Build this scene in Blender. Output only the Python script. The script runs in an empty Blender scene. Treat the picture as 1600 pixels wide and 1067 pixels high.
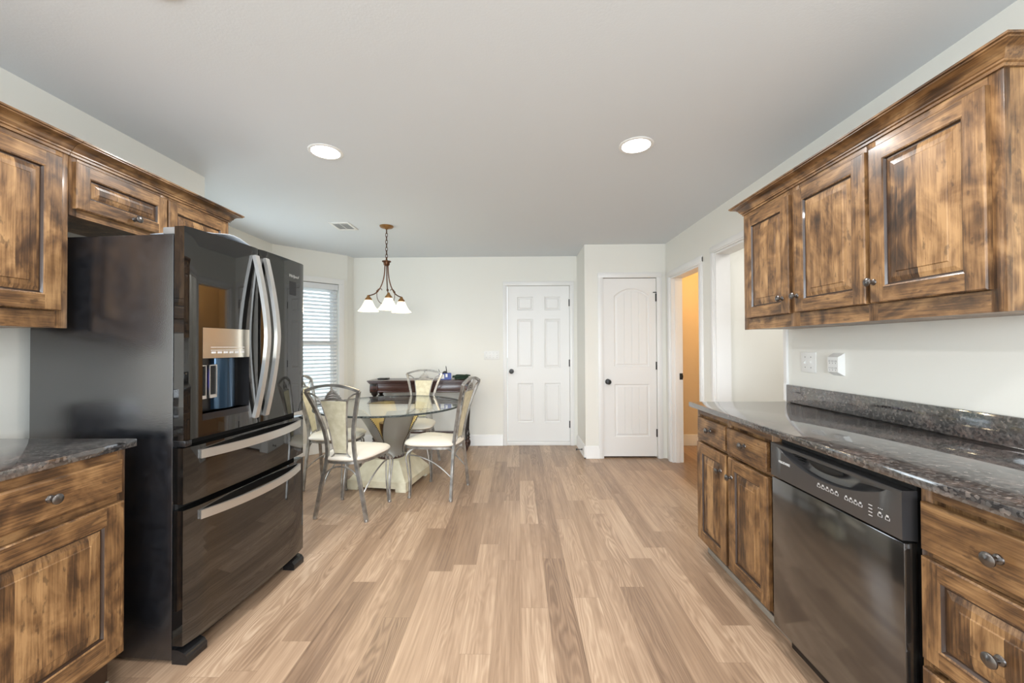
import bpy, bmesh, math, random
from mathutils import Vector, Matrix
random.seed(7)
PI = math.pi
R = math.radians
SC = bpy.context.scene
COL = SC.collection

# ------------------------------------------------------------------ camera
cd = bpy.data.cameras.new('camera')
cam = bpy.data.objects.new('camera', cd)
COL.objects.link(cam)
cd.sensor_fit = 'HORIZONTAL'; cd.sensor_width = 36.0; cd.lens = 14.0
cd.clip_start = 0.05; cd.clip_end = 200
yaw, pitch, roll = R(0.80), R(0.645), R(0.25)
fw = Vector((-math.sin(yaw)*math.cos(pitch), math.cos(yaw)*math.cos(pitch), math.sin(pitch)))
rt = Vector((math.cos(yaw), math.sin(yaw), 0)); up = rt.cross(fw)
r2 = rt*math.cos(roll) - up*math.sin(roll); u2 = up*math.cos(roll) + rt*math.sin(roll)
m = Matrix((r2, u2, -fw)).transposed().to_4x4(); m.translation = (0, 0, 1.282)
cam.matrix_world = m
SC.camera = cam

# ------------------------------------------------------------------ world, exposure, large lights
w = bpy.data.worlds.new('sky'); SC.world = w; w.use_nodes = True
bg = w.node_tree.nodes['Background']; bg.inputs[0].default_value = (0.80, 0.905, 1.0, 1); bg.inputs[1].default_value = 3.0
vs = SC.view_settings
vs.view_transform = 'Standard'; vs.look = 'None'; vs.gamma = 1.0; vs.use_curve_mapping = False
vs.exposure = 0.10

def area(name, loc, rot, sx, sy, power, color=(1, 1, 1), spread=180):
    l = bpy.data.lights.new(name, 'AREA'); l.shape = 'RECTANGLE'; l.size = sx; l.size_y = sy
    l.energy = power; l.color = color; l.spread = R(spread)
    o = bpy.data.objects.new(name, l); COL.objects.link(o); o.location = loc; o.rotation_euler = rot
    return o
# daylight in the bay opening and the added back window, then the hall lamp
area('back_window_fill', (-0.2, -2.55, 1.45), (R(90), 0, 0), 3.0, 1.5, 150, (0.86, 0.935, 1.0))  # fill light in the unseen window added behind the camera
area('daylight_bay_window', (-2.84, 3.55, 1.32), (R(90), 0, R(-90)), 1.1, 1.45, 16, (0.86, 0.935, 1.0))
area('hall_ceiling_light', (2.6, 2.7, 2.36), (0, 0, 0), 0.9, 0.9, 15, (1.0, 0.98, 0.95))  # unseen ceiling lamp of the hall, not window daylight

# ------------------------------------------------------------------ materials
MATS = {}
def newmat(name):
    m = bpy.data.materials.new(name); m.use_nodes = True
    MATS[name] = m
    nt = m.node_tree
    b = nt.nodes['Principled BSDF']
    return m, nt, b
def N(nt, typ, **kw):
    n = nt.nodes.new(typ)
    for k, v in kw.items():
        if hasattr(n, k) and k not in ('inputs',): setattr(n, k, v)
    return n
def L(nt, a, b): nt.links.new(a, b)
def simple(name, col, rough=0.5, metal=0.0, spec=0.5, ior=None, coat=0.0, emit=None, estr=0.0, bump=None):
    m, nt, b = newmat(name)
    b.inputs['Base Color'].default_value = (*col, 1)
    b.inputs['Roughness'].default_value = rough
    b.inputs['Metallic'].default_value = metal
    if ior: b.inputs['IOR'].default_value = ior
    b.inputs['Specular IOR Level'].default_value = spec
    b.inputs['Coat Weight'].default_value = coat
    b.inputs['Coat Roughness'].default_value = 0.05
    if emit:
        b.inputs['Emission Color'].default_value = (*emit, 1); b.inputs['Emission Strength'].default_value = estr
    if bump:
        sc, st = bump
        tc = N(nt, 'ShaderNodeTexCoord'); nz = N(nt, 'ShaderNodeTexNoise'); nz.inputs['Scale'].default_value = sc
        nz.inputs['Detail'].default_value = 3
        bp = N(nt, 'ShaderNodeBump'); bp.inputs['Strength'].default_value = st; bp.inputs['Distance'].default_value = 0.002
        L(nt, tc.outputs['Object'], nz.inputs['Vector']); L(nt, nz.outputs['Fac'], bp.inputs['Height']); L(nt, bp.outputs['Normal'], b.inputs['Normal'])
    return m
def ramp(nt, stops):
    r = N(nt, 'ShaderNodeValToRGB'); e = r.color_ramp.elements
    e[0].position, e[0].color = stops[0][0], (*stops[0][1], 1)
    e[1].position, e[1].color = stops[-1][0], (*stops[-1][1], 1)
    for p, c in stops[1:-1]:
        x = e.new(p); x.color = (*c, 1)
    return r
def mixc(nt, a, b, fac, mode='MIX'):
    n = N(nt, 'ShaderNodeMix', data_type='RGBA', blend_type=mode)
    for sock, v in ((n.inputs[6], a), (n.inputs[7], b), (n.inputs[0], fac)):
        if hasattr(v, 'is_linked') or hasattr(v, 'node'): L(nt, v, sock)
        elif isinstance(v, (int, float)): sock.default_value = v
        else: sock.default_value = (*v, 1)
    return n.outputs[2]
def math_(nt, op, a, b=None, c=None):
    n = N(nt, 'ShaderNodeMath', operation=op)
    for i, v in enumerate((a, b, c)):
        if v is None: continue
        if hasattr(v, 'node'): L(nt, v, n.inputs[i])
        else: n.inputs[i].default_value = v
    return n.outputs[0]

simple('wall_paint', (0.82, 0.81, 0.755), 0.6, bump=(140, 0.12))
simple('ceiling_paint', (0.715, 0.755, 0.79), 0.8, bump=(120, 0.2))
simple('trim_white', (0.84, 0.835, 0.82), 0.35)
simple('door_white', (0.84, 0.835, 0.82), 0.38)
simple('warm_wall', (0.80, 0.66, 0.46), 0.6)
simple('plastic_white', (0.82, 0.82, 0.80), 0.35)
simple('slot_dark', (0.03, 0.03, 0.03), 0.6)
simple('black_hardware', (0.012, 0.012, 0.012), 0.35)
simple('lamp_glow', (1, 1, 1), 0.5, emit=(1.0, 0.98, 0.95), estr=14)
simple('appliance_black', (0.005, 0.005, 0.005), 0.025, ior=1.9)
simple('appliance_trim', (0.012, 0.012, 0.013), 0.25)
simple('gasket', (0.004, 0.004, 0.004), 0.7)
simple('dishwasher_black', (0.012, 0.011, 0.010), 0.11, ior=2.35)
simple('dishwasher_panel', (0.032, 0.032, 0.034), 0.30, ior=2.0)
simple('mark_white', (0.65, 0.65, 0.65), 0.5)
simple('mark_grey', (0.20, 0.20, 0.20), 0.5)
simple('handle_steel', (0.70, 0.70, 0.69), 0.42, metal=1.0)
simple('panel_steel', (0.62, 0.58, 0.50), 0.22, metal=1.0)
simple('dark_steel', (0.06, 0.06, 0.065), 0.18, metal=0.8)
simple('blue_led', (0.1, 0.1, 0.9), 0.4, emit=(0.12, 0.10, 1.0), estr=3)
simple('dispenser_blue', (0.03, 0.06, 0.10), 0.12, metal=0.6)
simple('knob_pewter', (0.17, 0.16, 0.155), 0.30, metal=1.0)
simple('bronze', (0.11, 0.05, 0.025), 0.38, metal=0.8)
simple('bronze_light', (0.30, 0.16, 0.06), 0.4, metal=0.7)
simple('cushion', (0.80, 0.75, 0.66), 0.85, bump=(320, 0.3))
simple('dark_wood', (0.045, 0.014, 0.009), 0.28, coat=0.3, bump=(60, 0.15))
simple('black_wood', (0.010, 0.006, 0.005), 0.3)
simple('gold_leaf', (0.56, 0.42, 0.17), 0.42, metal=0.35)
simple('silver_leaf', (0.34, 0.34, 0.32), 0.38, metal=0.55)
simple('bead_dark', (0.03, 0.028, 0.025), 0.35, metal=0.5)
simple('paper', (0.72, 0.80, 0.90), 0.45)
simple('blue_plastic', (0.02, 0.05, 0.30), 0.3)
simple('green_cloth', (0.012, 0.035, 0.018), 0.75)
simple('grass', (0.46, 0.50, 0.44), 0.9)
simple('foliage', (0.16, 0.22, 0.10), 0.8)
simple('bark', (0.08, 0.06, 0.04), 0.9)
simple('toe_strip', (0.30, 0.27, 0.23), 0.45)
simple('blind_white', (0.80, 0.82, 0.84), 0.5)

def mat_wood(name, grain, stave=False, tint=(1, 1, 1)):
    m, nt, b = newmat(name)
    tc = N(nt, 'ShaderNodeTexCoord'); oi = N(nt, 'ShaderNodeObjectInfo')
    off = N(nt, 'ShaderNodeCombineXYZ')
    rnd = math_(nt, 'MULTIPLY', oi.outputs['Random'], 17.0)
    for i in range(3): L(nt, rnd, off.inputs[i])
    add = N(nt, 'ShaderNodeVectorMath', operation='ADD'); L(nt, tc.outputs['Object'], add.inputs[0]); L(nt, off.outputs[0], add.inputs[1])
    src = add.outputs[0]
    tone = None
    if stave:
        sx = N(nt, 'ShaderNodeSeparateXYZ'); L(nt, tc.outputs['Object'], sx.inputs[0])
        y2 = math_(nt, 'ADD', sx.outputs[1], math_(nt, 'MULTIPLY', oi.outputs['Random'], 0.05))
        idx = math_(nt, 'FLOOR', math_(nt, 'DIVIDE', y2, 0.068))
        idx = math_(nt, 'ADD', idx, rnd)
        wn = N(nt, 'ShaderNodeTexWhiteNoise', noise_dimensions='1D'); L(nt, idx, wn.inputs['W'])
        tone = wn.outputs['Value']
        o2 = N(nt, 'ShaderNodeCombineXYZ'); L(nt, math_(nt, 'MULTIPLY', tone, 9.0), o2.inputs[2]); L(nt, math_(nt, 'MULTIPLY', tone, 5.0), o2.inputs[0])
        a2 = N(nt, 'ShaderNodeVectorMath', operation='ADD'); L(nt, src, a2.inputs[0]); L(nt, o2.outputs[0], a2.inputs[1]); src = a2.outputs[0]
    def scaled(v):
        mp = N(nt, 'ShaderNodeMapping'); mp.inputs['Scale'].default_value = v; L(nt, src, mp.inputs['Vector']); return mp.outputs[0]
    k = {'z': lambda a, s: (a, a, s), 'y': lambda a, s: (a, s, a), 'x': lambda a, s: (s, a, a)}[grain]
    n1 = N(nt, 'ShaderNodeTexNoise'); n1.inputs['Scale'].default_value = 1; n1.inputs['Detail'].default_value = 6; n1.inputs['Roughness'].default_value = 0.6; n1.inputs['Distortion'].default_value = 0.8
    L(nt, scaled(k(22, 3.0)), n1.inputs['Vector'])
    n2 = N(nt, 'ShaderNodeTexNoise'); n2.inputs['Scale'].default_value = 1; n2.inputs['Detail'].default_value = 5; n2.inputs['Roughness'].default_value = 0.65
    L(nt, scaled(k(190, 6)), n2.inputs['Vector'])
    n3 = N(nt, 'ShaderNodeTexNoise'); n3.inputs['Scale'].default_value = 1; n3.inputs['Detail'].default_value = 5; n3.inputs['Distortion'].default_value = 2.2
    L(nt, scaled(k(5.5, 4.0)), n3.inputs['Vector'])
    v = math_(nt, 'ADD', math_(nt, 'MULTIPLY', n1.outputs['Fac'], 0.36), math_(nt, 'MULTIPLY', n2.outputs['Fac'], 0.34))
    v = math_(nt, 'ADD', v, math_(nt, 'MULTIPLY', n3.outputs['Fac'], 0.48))
    if tone is not None: v = math_(nt, 'ADD', v, math_(nt, 'MULTIPLY', math_(nt, 'SUBTRACT', tone, 0.5), 0.17))
    t = tint
    def c(r, g, bb): return (r*t[0], g*t[1], bb*t[2])
    rp = ramp(nt, [(0.40, c(.018, .009, .005)), (0.51, c(.078, .038, .016)), (0.605, c(.200, .103, .041)), (0.75, c(.42, .245, .108))])
    n4 = N(nt, 'ShaderNodeTexNoise'); n4.inputs['Scale'].default_value = 1; n4.inputs['Detail'].default_value = 4
    L(nt, scaled(k(48, 20)), n4.inputs['Vector'])
    fl = ramp(nt, [(0.60, (0, 0, 0)), (0.68, (1, 1, 1))]); L(nt, n4.outputs['Fac'], fl.inputs[0])
    L(nt, v, rp.inputs[0]); L(nt, mixc(nt, rp.outputs[0], (.04, .02, .01), math_(nt, 'MULTIPLY', fl.outputs[0], 0.55)), b.inputs['Base Color'])
    b.inputs['Roughness'].default_value = 0.38; b.inputs['Coat Weight'].default_value = 0.15; b.inputs['Coat Roughness'].default_value = 0.15
    bp = N(nt, 'ShaderNodeBump'); bp.inputs['Strength'].default_value = 0.12; bp.inputs['Distance'].default_value = 0.002
    L(nt, n2.outputs['Fac'], bp.inputs['Height']); L(nt, bp.outputs['Normal'], b.inputs['Normal'])
    return m
mat_wood('wood_vertical', 'z'); mat_wood('wood_horizontal', 'y'); mat_wood('wood_panel', 'z', stave=True)
mat_wood('wood_drawer', 'y'); mat_wood('wood_depth', 'x')
simple('wood_glaze', (0.035, 0.017, 0.009), 0.35, coat=0.3)

def mat_floor():
    m, nt, b = newmat('plank_floor')
    tc = N(nt, 'ShaderNodeTexCoord'); sx = N(nt, 'ShaderNodeSeparateXYZ'); L(nt, tc.outputs['Object'], sx.inputs[0])
    X, Y = sx.outputs[0], sx.outputs[1]
    W, LEN = 0.131, 0.92
    xr = math_(nt, 'DIVIDE', math_(nt, 'ADD', X, 20.03), W)
    row = math_(nt, 'FLOOR', xr); fx = math_(nt, 'FRACT', xr)
    wn = N(nt, 'ShaderNodeTexWhiteNoise', noise_dimensions='1D'); L(nt, row, wn.inputs['W'])
    yr = math_(nt, 'DIVIDE', math_(nt, 'ADD', math_(nt, 'ADD', Y, 20.0), math_(nt, 'MULTIPLY', wn.outputs['Value'], LEN*3)), LEN)
    pc = math_(nt, 'FLOOR', yr); fy = math_(nt, 'FRACT', yr)
    cv = N(nt, 'ShaderNodeCombineXYZ'); L(nt, row, cv.inputs[0]); L(nt, pc, cv.inputs[1])
    w2 = N(nt, 'ShaderNodeTexWhiteNoise', noise_dimensions='2D'); L(nt, cv.outputs[0], w2.inputs['Vector'])
    rs = N(nt, 'ShaderNodeSeparateColor'); L(nt, w2.outputs['Color'], rs.inputs[0])
    # cathedral figure: distance rings across the board, stretched along it
    cx = math_(nt, 'MULTIPLY', math_(nt, 'SUBTRACT', fx, math_(nt, 'ADD', 0.2, math_(nt, 'MULTIPLY', rs.outputs[0], 0.6))), 1.0)
    v = N(nt, 'ShaderNodeCombineXYZ')
    L(nt, math_(nt, 'ADD', math_(nt, 'MULTIPLY', cx, 1.0), math_(nt, 'MULTIPLY', rs.outputs[1], 40)), v.inputs[0])
    L(nt, math_(nt, 'MULTIPLY', Y, 1.3), v.inputs[1]); L(nt, math_(nt, 'MULTIPLY', rs.outputs[2], 31), v.inputs[2])
    nz = N(nt, 'ShaderNodeTexNoise'); nz.inputs['Scale'].default_value = 1.4; nz.inputs['Detail'].default_value = 2
    L(nt, v.outputs[0], nz.inputs['Vector'])
    ph = math_(nt, 'ADD', math_(nt, 'MULTIPLY', math_(nt, 'MULTIPLY', cx, cx), 9.0), math_(nt, 'MULTIPLY', nz.outputs['Fac'], 9.0))
    ph = math_(nt, 'ADD', ph, math_(nt, 'MULTIPLY', Y, math_(nt, 'MULTIPLY', math_(nt, 'SUBTRACT', rs.outputs[2], 0.5), 5.0)))
    rings = math_(nt, 'SINE', math_(nt, 'MULTIPLY', ph, 7.0))
    rings = math_(nt, 'MULTIPLY', rings, math_(nt, 'MULTIPLY', rs.outputs[1], 0.5))
    # fine straight grain
    g = N(nt, 'ShaderNodeCombineXYZ'); L(nt, math_(nt, 'MULTIPLY', X, 110), g.inputs[0]); L(nt, math_(nt, 'MULTIPLY', Y, 2.6), g.inputs[1]); L(nt, math_(nt, 'MULTIPLY', rs.outputs[0], 50), g.inputs[2])
    ng = N(nt, 'ShaderNodeTexNoise'); ng.inputs['Scale'].default_value = 1; ng.inputs['Detail'].default_value = 5; ng.inputs['Roughness'].default_value = 0.6
    L(nt, g.outputs[0], ng.inputs['Vector'])
    g2 = N(nt, 'ShaderNodeCombineXYZ'); L(nt, math_(nt, 'MULTIPLY', X, 22), g2.inputs[0]); L(nt, math_(nt, 'MULTIPLY', Y, 1.6), g2.inputs[1]); L(nt, math_(nt, 'MULTIPLY', rs.outputs[1], 50), g2.inputs[2])
    nb = N(nt, 'ShaderNodeTexNoise'); nb.inputs['Scale'].default_value = 1; nb.inputs['Detail'].default_value = 2
    L(nt, g2.outputs[0], nb.inputs['Vector'])
    t = math_(nt, 'ADD', math_(nt, 'MULTIPLY', rings, 0.26), math_(nt, 'MULTIPLY', math_(nt, 'SUBTRACT', ng.outputs['Fac'], 0.5), 0.75))
    t = math_(nt, 'ADD', t, math_(nt, 'MULTIPLY', math_(nt, 'SUBTRACT', nb.outputs['Fac'], 0.5), 0.55))
    t = math_(nt, 'ADD', t, math_(nt, 'MULTIPLY', math_(nt, 'SUBTRACT', rs.outputs[0], 0.5), 0.44))
    t = math_(nt, 'ADD', t, 0.5)
    rp = ramp(nt, [(0.05, (.170, .105, .068)), (0.45, (.335, .222, .144)), (0.70, (.455, .315, .212)), (1.0, (.62, .465, .33))])
    L(nt, t, rp.inputs[0])
    # seams
    sxm = math_(nt, 'LESS_THAN', math_(nt, 'MINIMUM', fx, math_(nt, 'SUBTRACT', 1.0, fx)), 0.006)
    sym = math_(nt, 'LESS_THAN', math_(nt, 'MINIMUM', fy, math_(nt, 'SUBTRACT', 1.0, fy)), 0.0013)
    seam = math_(nt, 'MULTIPLY', math_(nt, 'MAXIMUM', sxm, sym), 0.38)
    col = mixc(nt, rp.outputs[0], (.16, .10, .06), seam)
    L(nt, col, b.inputs['Base Color'])
    b.inputs['Roughness'].default_value = 0.34
    bp = N(nt, 'ShaderNodeBump'); bp.inputs['Strength'].default_value = 0.06; bp.inputs['Distance'].default_value = 0.001
    L(nt, ng.outputs['Fac'], bp.inputs['Height']); L(nt, bp.outputs['Normal'], b.inputs['Normal'])
mat_floor()

def mat_granite():
    m, nt, b = newmat('granite')
    tc = N(nt, 'ShaderNodeTexCoord')
    vo = N(nt, 'ShaderNodeTexVoronoi'); vo.inputs['Scale'].default_value = 120; L(nt, tc.outputs['Object'], vo.inputs['Vector'])
    n1 = N(nt, 'ShaderNodeTexNoise'); n1.inputs['Scale'].default_value = 42; n1.inputs['Detail'].default_value = 4; L(nt, tc.outputs['Object'], n1.inputs['Vector'])
    n2 = N(nt, 'ShaderNodeTexNoise'); n2.inputs['Scale'].default_value = 9; n2.inputs['Detail'].default_value = 2; L(nt, tc.outputs['Object'], n2.inputs['Vector'])
    sp = N(nt, 'ShaderNodeSeparateColor'); L(nt, vo.outputs['Color'], sp.inputs[0])
    base = ramp(nt, [(0.0, (.012, .012, .013)), (0.50, (.042, .040, .040)), (0.78, (.105, .098, .093)), (1.0, (.27, .22, .19))])
    L(nt, math_(nt, 'ADD', math_(nt, 'MULTIPLY', sp.outputs[0], 0.62), math_(nt, 'MULTIPLY', n1.outputs['Fac'], 0.42)), base.inputs[0])
    bl = ramp(nt, [(0.48, (0, 0, 0)), (0.66, (1, 1, 1))]); L(nt, n2.outputs['Fac'], bl.inputs[0])
    f = math_(nt, 'MULTIPLY', bl.outputs[0], math_(nt, 'MULTIPLY', sp.outputs[1], 0.55))
    L(nt, mixc(nt, base.outputs[0], (.19, .135, .115), f), b.inputs['Base Color'])
    b.inputs['Roughness'].default_value = 0.06; b.inputs['IOR'].default_value = 2.2
mat_granite()

def mat_mottle(name, c0, c1, scale, rough, metal=0.0, bumps=0.0, ior=1.5):
    m, nt, b = newmat(name)
    tc = N(nt, 'ShaderNodeTexCoord'); n1 = N(nt, 'ShaderNodeTexNoise'); n1.inputs['Scale'].default_value = scale; n1.inputs['Detail'].default_value = 4
    L(nt, tc.outputs['Object'], n1.inputs['Vector'])
    rp = ramp(nt, [(0.35, c0), (0.65, c1)]); L(nt, n1.outputs['Fac'], rp.inputs[0]); L(nt, rp.outputs[0], b.inputs['Base Color'])
    b.inputs['Roughness'].default_value = rough; b.inputs['Metallic'].default_value = metal; b.inputs['IOR'].default_value = ior
    if bumps:
        n2 = N(nt, 'ShaderNodeTexNoise'); n2.inputs['Scale'].default_value = 240; L(nt, tc.outputs['Object'], n2.inputs['Vector'])
        bp = N(nt, 'ShaderNodeBump'); bp.inputs['Strength'].default_value = bumps; bp.inputs['Distance'].default_value = 0.002
        L(nt, n2.outputs['Fac'], bp.inputs['Height']); L(nt, bp.outputs['Normal'], b.inputs['Normal'])
mat_mottle('fridge_side', (.006, .007, .009), (.013, .014, .017), 30, 0.20, 0, 0.16, 2.1)
mat_mottle('chair_metal', (.26, .25, .235), (.52, .51, .49), 14, 0.38, 0.8)
mat_mottle('chair_fabric', (.58, .54, .38), (.70, .66, .50), 26, 0.8)
mat_mottle('plinth_cream', (.62, .56, .40), (.78, .73, .56), 9, 0.55)
mat_mottle('carved_wood', (.010, .004, .003), (.075, .022, .014), 45, 0.35, 0, 0.5)
mat_mottle('glass_edge', (.003, .004, .004), (.13, .15, .15), 110, 0.35, ior=1.2)

def mat_thin_glass(name, tint, refl=1.0):
    m = bpy.data.materials.new(name); m.use_nodes = True; MATS[name] = m
    nt = m.node_tree; nt.nodes.clear()
    out = N(nt, 'ShaderNodeOutputMaterial'); tr = N(nt, 'ShaderNodeBsdfTransparent'); gl = N(nt, 'ShaderNodeBsdfGlossy')
    tr.inputs[0].default_value = (*tint, 1); gl.inputs['Roughness'].default_value = 0.0; gl.inputs[0].default_value = (refl, refl, refl, 1)
    fr = N(nt, 'ShaderNodeFresnel'); ge = N(nt, 'ShaderNodeNewGeometry'); L(nt, math_(nt, 'MULTIPLY_ADD', ge.outputs['Backfacing'], 1/1.5-1.5, 1.5), fr.inputs[0])
    mx = N(nt, 'ShaderNodeMixShader'); L(nt, fr.outputs[0], mx.inputs[0]); L(nt, tr.outputs[0], mx.inputs[1]); L(nt, gl.outputs[0], mx.inputs[2])
    L(nt, mx.outputs[0], out.inputs[0])
mat_thin_glass('table_glass', (0.95, 0.975, 0.965)); mat_thin_glass('window_glass', (0.98, 0.99, 0.99))

def mat_shade():
    m, nt, b = newmat('shade_glass')
    b.inputs['Base Color'].default_value = (0.95, 0.88, 0.72, 1); b.inputs['Roughness'].default_value = 0.3
    b.inputs['Emission Color'].default_value = (1.0, 0.83, 0.52, 1); b.inputs['Emission Strength'].default_value = 2.6
mat_shade()

# ------------------------------------------------------------------ mesh builder
class MB:
    def __init__(s): s.bm = bmesh.new()
    def face(s, pts, mi=0, smooth=False):
        try: f = s.bm.faces.new([s.bm.verts.new(p) for p in pts])
        except ValueError: return
        f.material_index = mi; f.smooth = smooth
    def box(s, x0, x1, y0, y1, z0, z1, mi=0, bev=0.0, M=None):
        b = bmesh.new()
        bmesh.ops.create_cube(b, size=1.0)
        for v in b.verts:
            v.co = Vector(((x0+x1)/2+v.co.x*(x1-x0), (y0+y1)/2+v.co.y*(y1-y0), (z0+z1)/2+v.co.z*(z1-z0)))
        if bev > 0:
            bmesh.ops.bevel(b, geom=b.edges[:], offset=bev, segments=2, affect='EDGES', profile=0.5)
        s.merge(b, mi, M)
    def merge(s, b, mi=0, M=None, smooth=None):
        vm = {}
        for v in b.verts: vm[v] = s.bm.verts.new(M @ v.co if M else v.co)
        for f in b.faces:
            try: nf = s.bm.faces.new([vm[v] for v in f.verts])
            except ValueError: continue
            nf.material_index = mi; nf.smooth = f.smooth if smooth is None else smooth
        b.free()
    def grid(s, rows, mi=0, closed_u=False, closed_v=False, smooth=True, cap=False, M=None):
        vs_ = [[s.bm.verts.new(M @ Vector(p) if M else p) for p in r] for r in rows]
        nr, nc = len(vs_), len(vs_[0])
        for i in range(nr if closed_v else nr-1):
            for j in range(nc if closed_u else nc-1):
                a, b, c, d = vs_[i][j], vs_[i][(j+1) % nc], vs_[(i+1) % nr][(j+1) % nc], vs_[(i+1) % nr][j]
                try: f = s.bm.faces.new((a, b, c, d)); f.material_index = mi; f.smooth = smooth
                except ValueError: pass
        if cap:
            for r in (vs_[0][::-1], vs_[-1]):
                try: f = s.bm.faces.new(r); f.material_index = mi
                except ValueError: pass
    def lathe(s, prof, c=(0, 0, 0), axis='z', n=24, mi=0, smooth=True, M=None):
        rows = []
        for r, h in prof:
            row = []
            for k in range(n):
                a = 2*PI*k/n
                if axis == 'z': p = (c[0]+r*math.cos(a), c[1]+r*math.sin(a), c[2]+h)
                elif axis == 'x': p = (c[0]+h, c[1]+r*math.cos(a), c[2]+r*math.sin(a))
                else: p = (c[0]+r*math.sin(a), c[1]+h, c[2]+r*math.cos(a))
                row.append(p)
            rows.append(row)
        s.grid(rows, mi, closed_u=True, smooth=smooth, cap=True, M=M)
    def tube(s, pts, rad, n=8, mi=0, sect=None, closed=False, upv=None):
        """sweep a circle (rad: number or list) or a rectangle (sect=(a,b) half sizes) along pts"""
        P = [Vector(p) for p in pts]; m_ = len(P)
        T = []
        for i in range(m_):
            if closed: t = P[(i+1) % m_]-P[i-1]
            else: t = P[min(i+1, m_-1)]-P[max(i-1, 0)]
            T.append(t.normalized())
        u = Vector(upv) if upv else (Vector((0, 0, 1)) if abs(T[0].z) < 0.9 else Vector((1, 0, 0)))
        u = (u-T[0]*u.dot(T[0])).normalized()
        rows = []
        for i in range(m_):
            if i:
                u = (u-T[i]*u.dot(T[i])).normalized()
            v = T[i].cross(u)
            if sect:
                a, b = sect
                rows.append([P[i]+u*(a*sa)+v*(b*sb) for sa, sb in ((1, 1), (1, -1), (-1, -1), (-1, 1))])
            else:
                r = rad[i] if isinstance(rad, (list, tuple)) else rad
                rows.append([P[i]+u*(r*math.cos(2*PI*k/n))+v*(r*math.sin(2*PI*k/n)) for k in range(n)])
        s.grid(rows, mi, closed_u=True, closed_v=closed, smooth=not sect, cap=not closed)
    def sphere(s, c, r, mi=0, sub=2, scale=(1, 1, 1)):
        b = bmesh.new(); bmesh.ops.create_icosphere(b, subdivisions=sub, radius=r)
        for v in b.verts: v.co = Vector((c[0]+v.co.x*scale[0], c[1]+v.co.y*scale[1], c[2]+v.co.z*scale[2]))
        for f in b.faces: f.smooth = True
        s.merge(b, mi)
    def build(s, name, mats, parent=None, label=None):
        me = bpy.data.meshes.new(name)
        bmesh.ops.recalc_face_normals(s.bm, faces=s.bm.faces[:])
        s.bm.to_mesh(me); s.bm.free()
        for k in (mats if isinstance(mats, (list, tuple)) else [mats]): me.materials.append(MATS[k])
        try: me.set_sharp_from_angle(angle=R(40))
        except Exception: pass
        o = bpy.data.objects.new(name, me); COL.objects.link(o)
        if parent: o.parent = parent
        if label: o['label'] = label
        return o
def tag(o, label, cat, group=None):
    o['label'] = label; o['category'] = cat
    if group: o['group'] = group
    return o
def thing(name, label, cat, loc=(0, 0, 0), rotz=0, group=None):
    o = bpy.data.objects.new(name, None); COL.objects.link(o); o.empty_display_size = 0.1
    o.location = loc; o.rotation_euler = (0, 0, rotz)
    return tag(o, label, cat, group)
def struct(o):
    o['kind'] = 'structure'; return o
def smoothpath(pts, n=6):
    """Catmull-Rom through pts"""
    P = [Vector(p) for p in pts]; out = []
    for i in range(len(P)-1):
        p0, p1, p2, p3 = P[max(i-1, 0)], P[i], P[i+1], P[min(i+2, len(P)-1)]
        for k in range(n):
            t = k/n
            out.append(0.5*((2*p1)+(-p0+p2)*t+(2*p0-5*p1+4*p2-p3)*t*t+(-p0+3*p1-3*p2+p3)*t**3))
    out.append(P[-1]); return out
def text_mesh(name, body, size, mat, parent, M, extrude=0.0004, shear=0.0):
    c = bpy.data.curves.new(name, 'FONT'); c.body = body; c.size = size; c.extrude = extrude; c.shear = shear
    c.align_x = 'CENTER'; c.align_y = 'CENTER'
    t = bpy.data.objects.new(name+'_tmp', c); COL.objects.link(t)
    bpy.context.view_layer.update()
    me = bpy.data.meshes.new_from_object(t.evaluated_get(bpy.context.evaluated_depsgraph_get()))
    bpy.data.objects.remove(t); bpy.data.curves.remove(c)
    me.transform(M); me.materials.clear(); me.materials.append(MATS[mat]); me.name = name
    o = bpy.data.objects.new(name, me); COL.objects.link(o); o.parent = parent
    return o

# ------------------------------------------------------------------ room shell
CH = 2.44
mb = MB(); mb.box(-3.0, 3.1, -2.75, 5.4, -0.1, 0.0); struct(mb.build('floor', 'plank_floor'))
mb = MB(); mb.box(-3.0, 3.1, -2.75, 5.4, CH, CH+0.1); struct(mb.build('ceiling', 'ceiling_paint'))

def wall_run(name, p0, p1, th, openings=(), mat='wall_paint', z1=CH):
    """wall face on the line p0->p1, body th thick to the LEFT of the direction"""
    p0 = Vector((*p0, 0)); p1 = Vector((*p1, 0)); d = p1-p0; ln = d.length; a = math.atan2(d.y, d.x)
    M = Matrix.Translation(p0) @ Matrix.Rotation(a, 4, 'Z')
    us = sorted({0, ln, *[o[0] for o in openings], *[o[1] for o in openings]})
    mb = MB()
    for ua, ub in zip(us[:-1], us[1:]):
        op = [o for o in openings if o[0] <= ua+1e-6 and o[1] >= ub-1e-6]
        if not op: mb.box(ua, ub, 0, th, 0, z1, M=M)
        else:
            for _, _, za, zb in op:
                if za > 0.001: mb.box(ua, ub, 0, th, 0, za, M=M)
                if zb < z1-0.001: mb.box(ua, ub, 0, th, zb, z1, M=M)
    return struct(mb.build(name, mat))
XR, XL, YF, YP = 1.69, -2.126, 5.15, 4.56
wall_run('wall_right', (XR, YP), (XR, -2.6), 0.12, [(YP-4.41, YP-3.71, 0, 2.03), (YP-3.42, YP-2.53, 0, 2.07)])
wall_run('wall_left', (XL, -2.6), (XL, 2.671), 0.12)
wall_run('wall_bay_return', (-2.246, 2.671), (-2.75, 2.671), -0.10)
wall_run('wall_bay_left', (-2.75, 2.571), (-2.75, 4.42), 0.12, [(0.429, 1.529, 0.585, 2.06)])
C1, C2 = Vector((-2.75, 4.42)), Vector((-2.16, 5.03))
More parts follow.
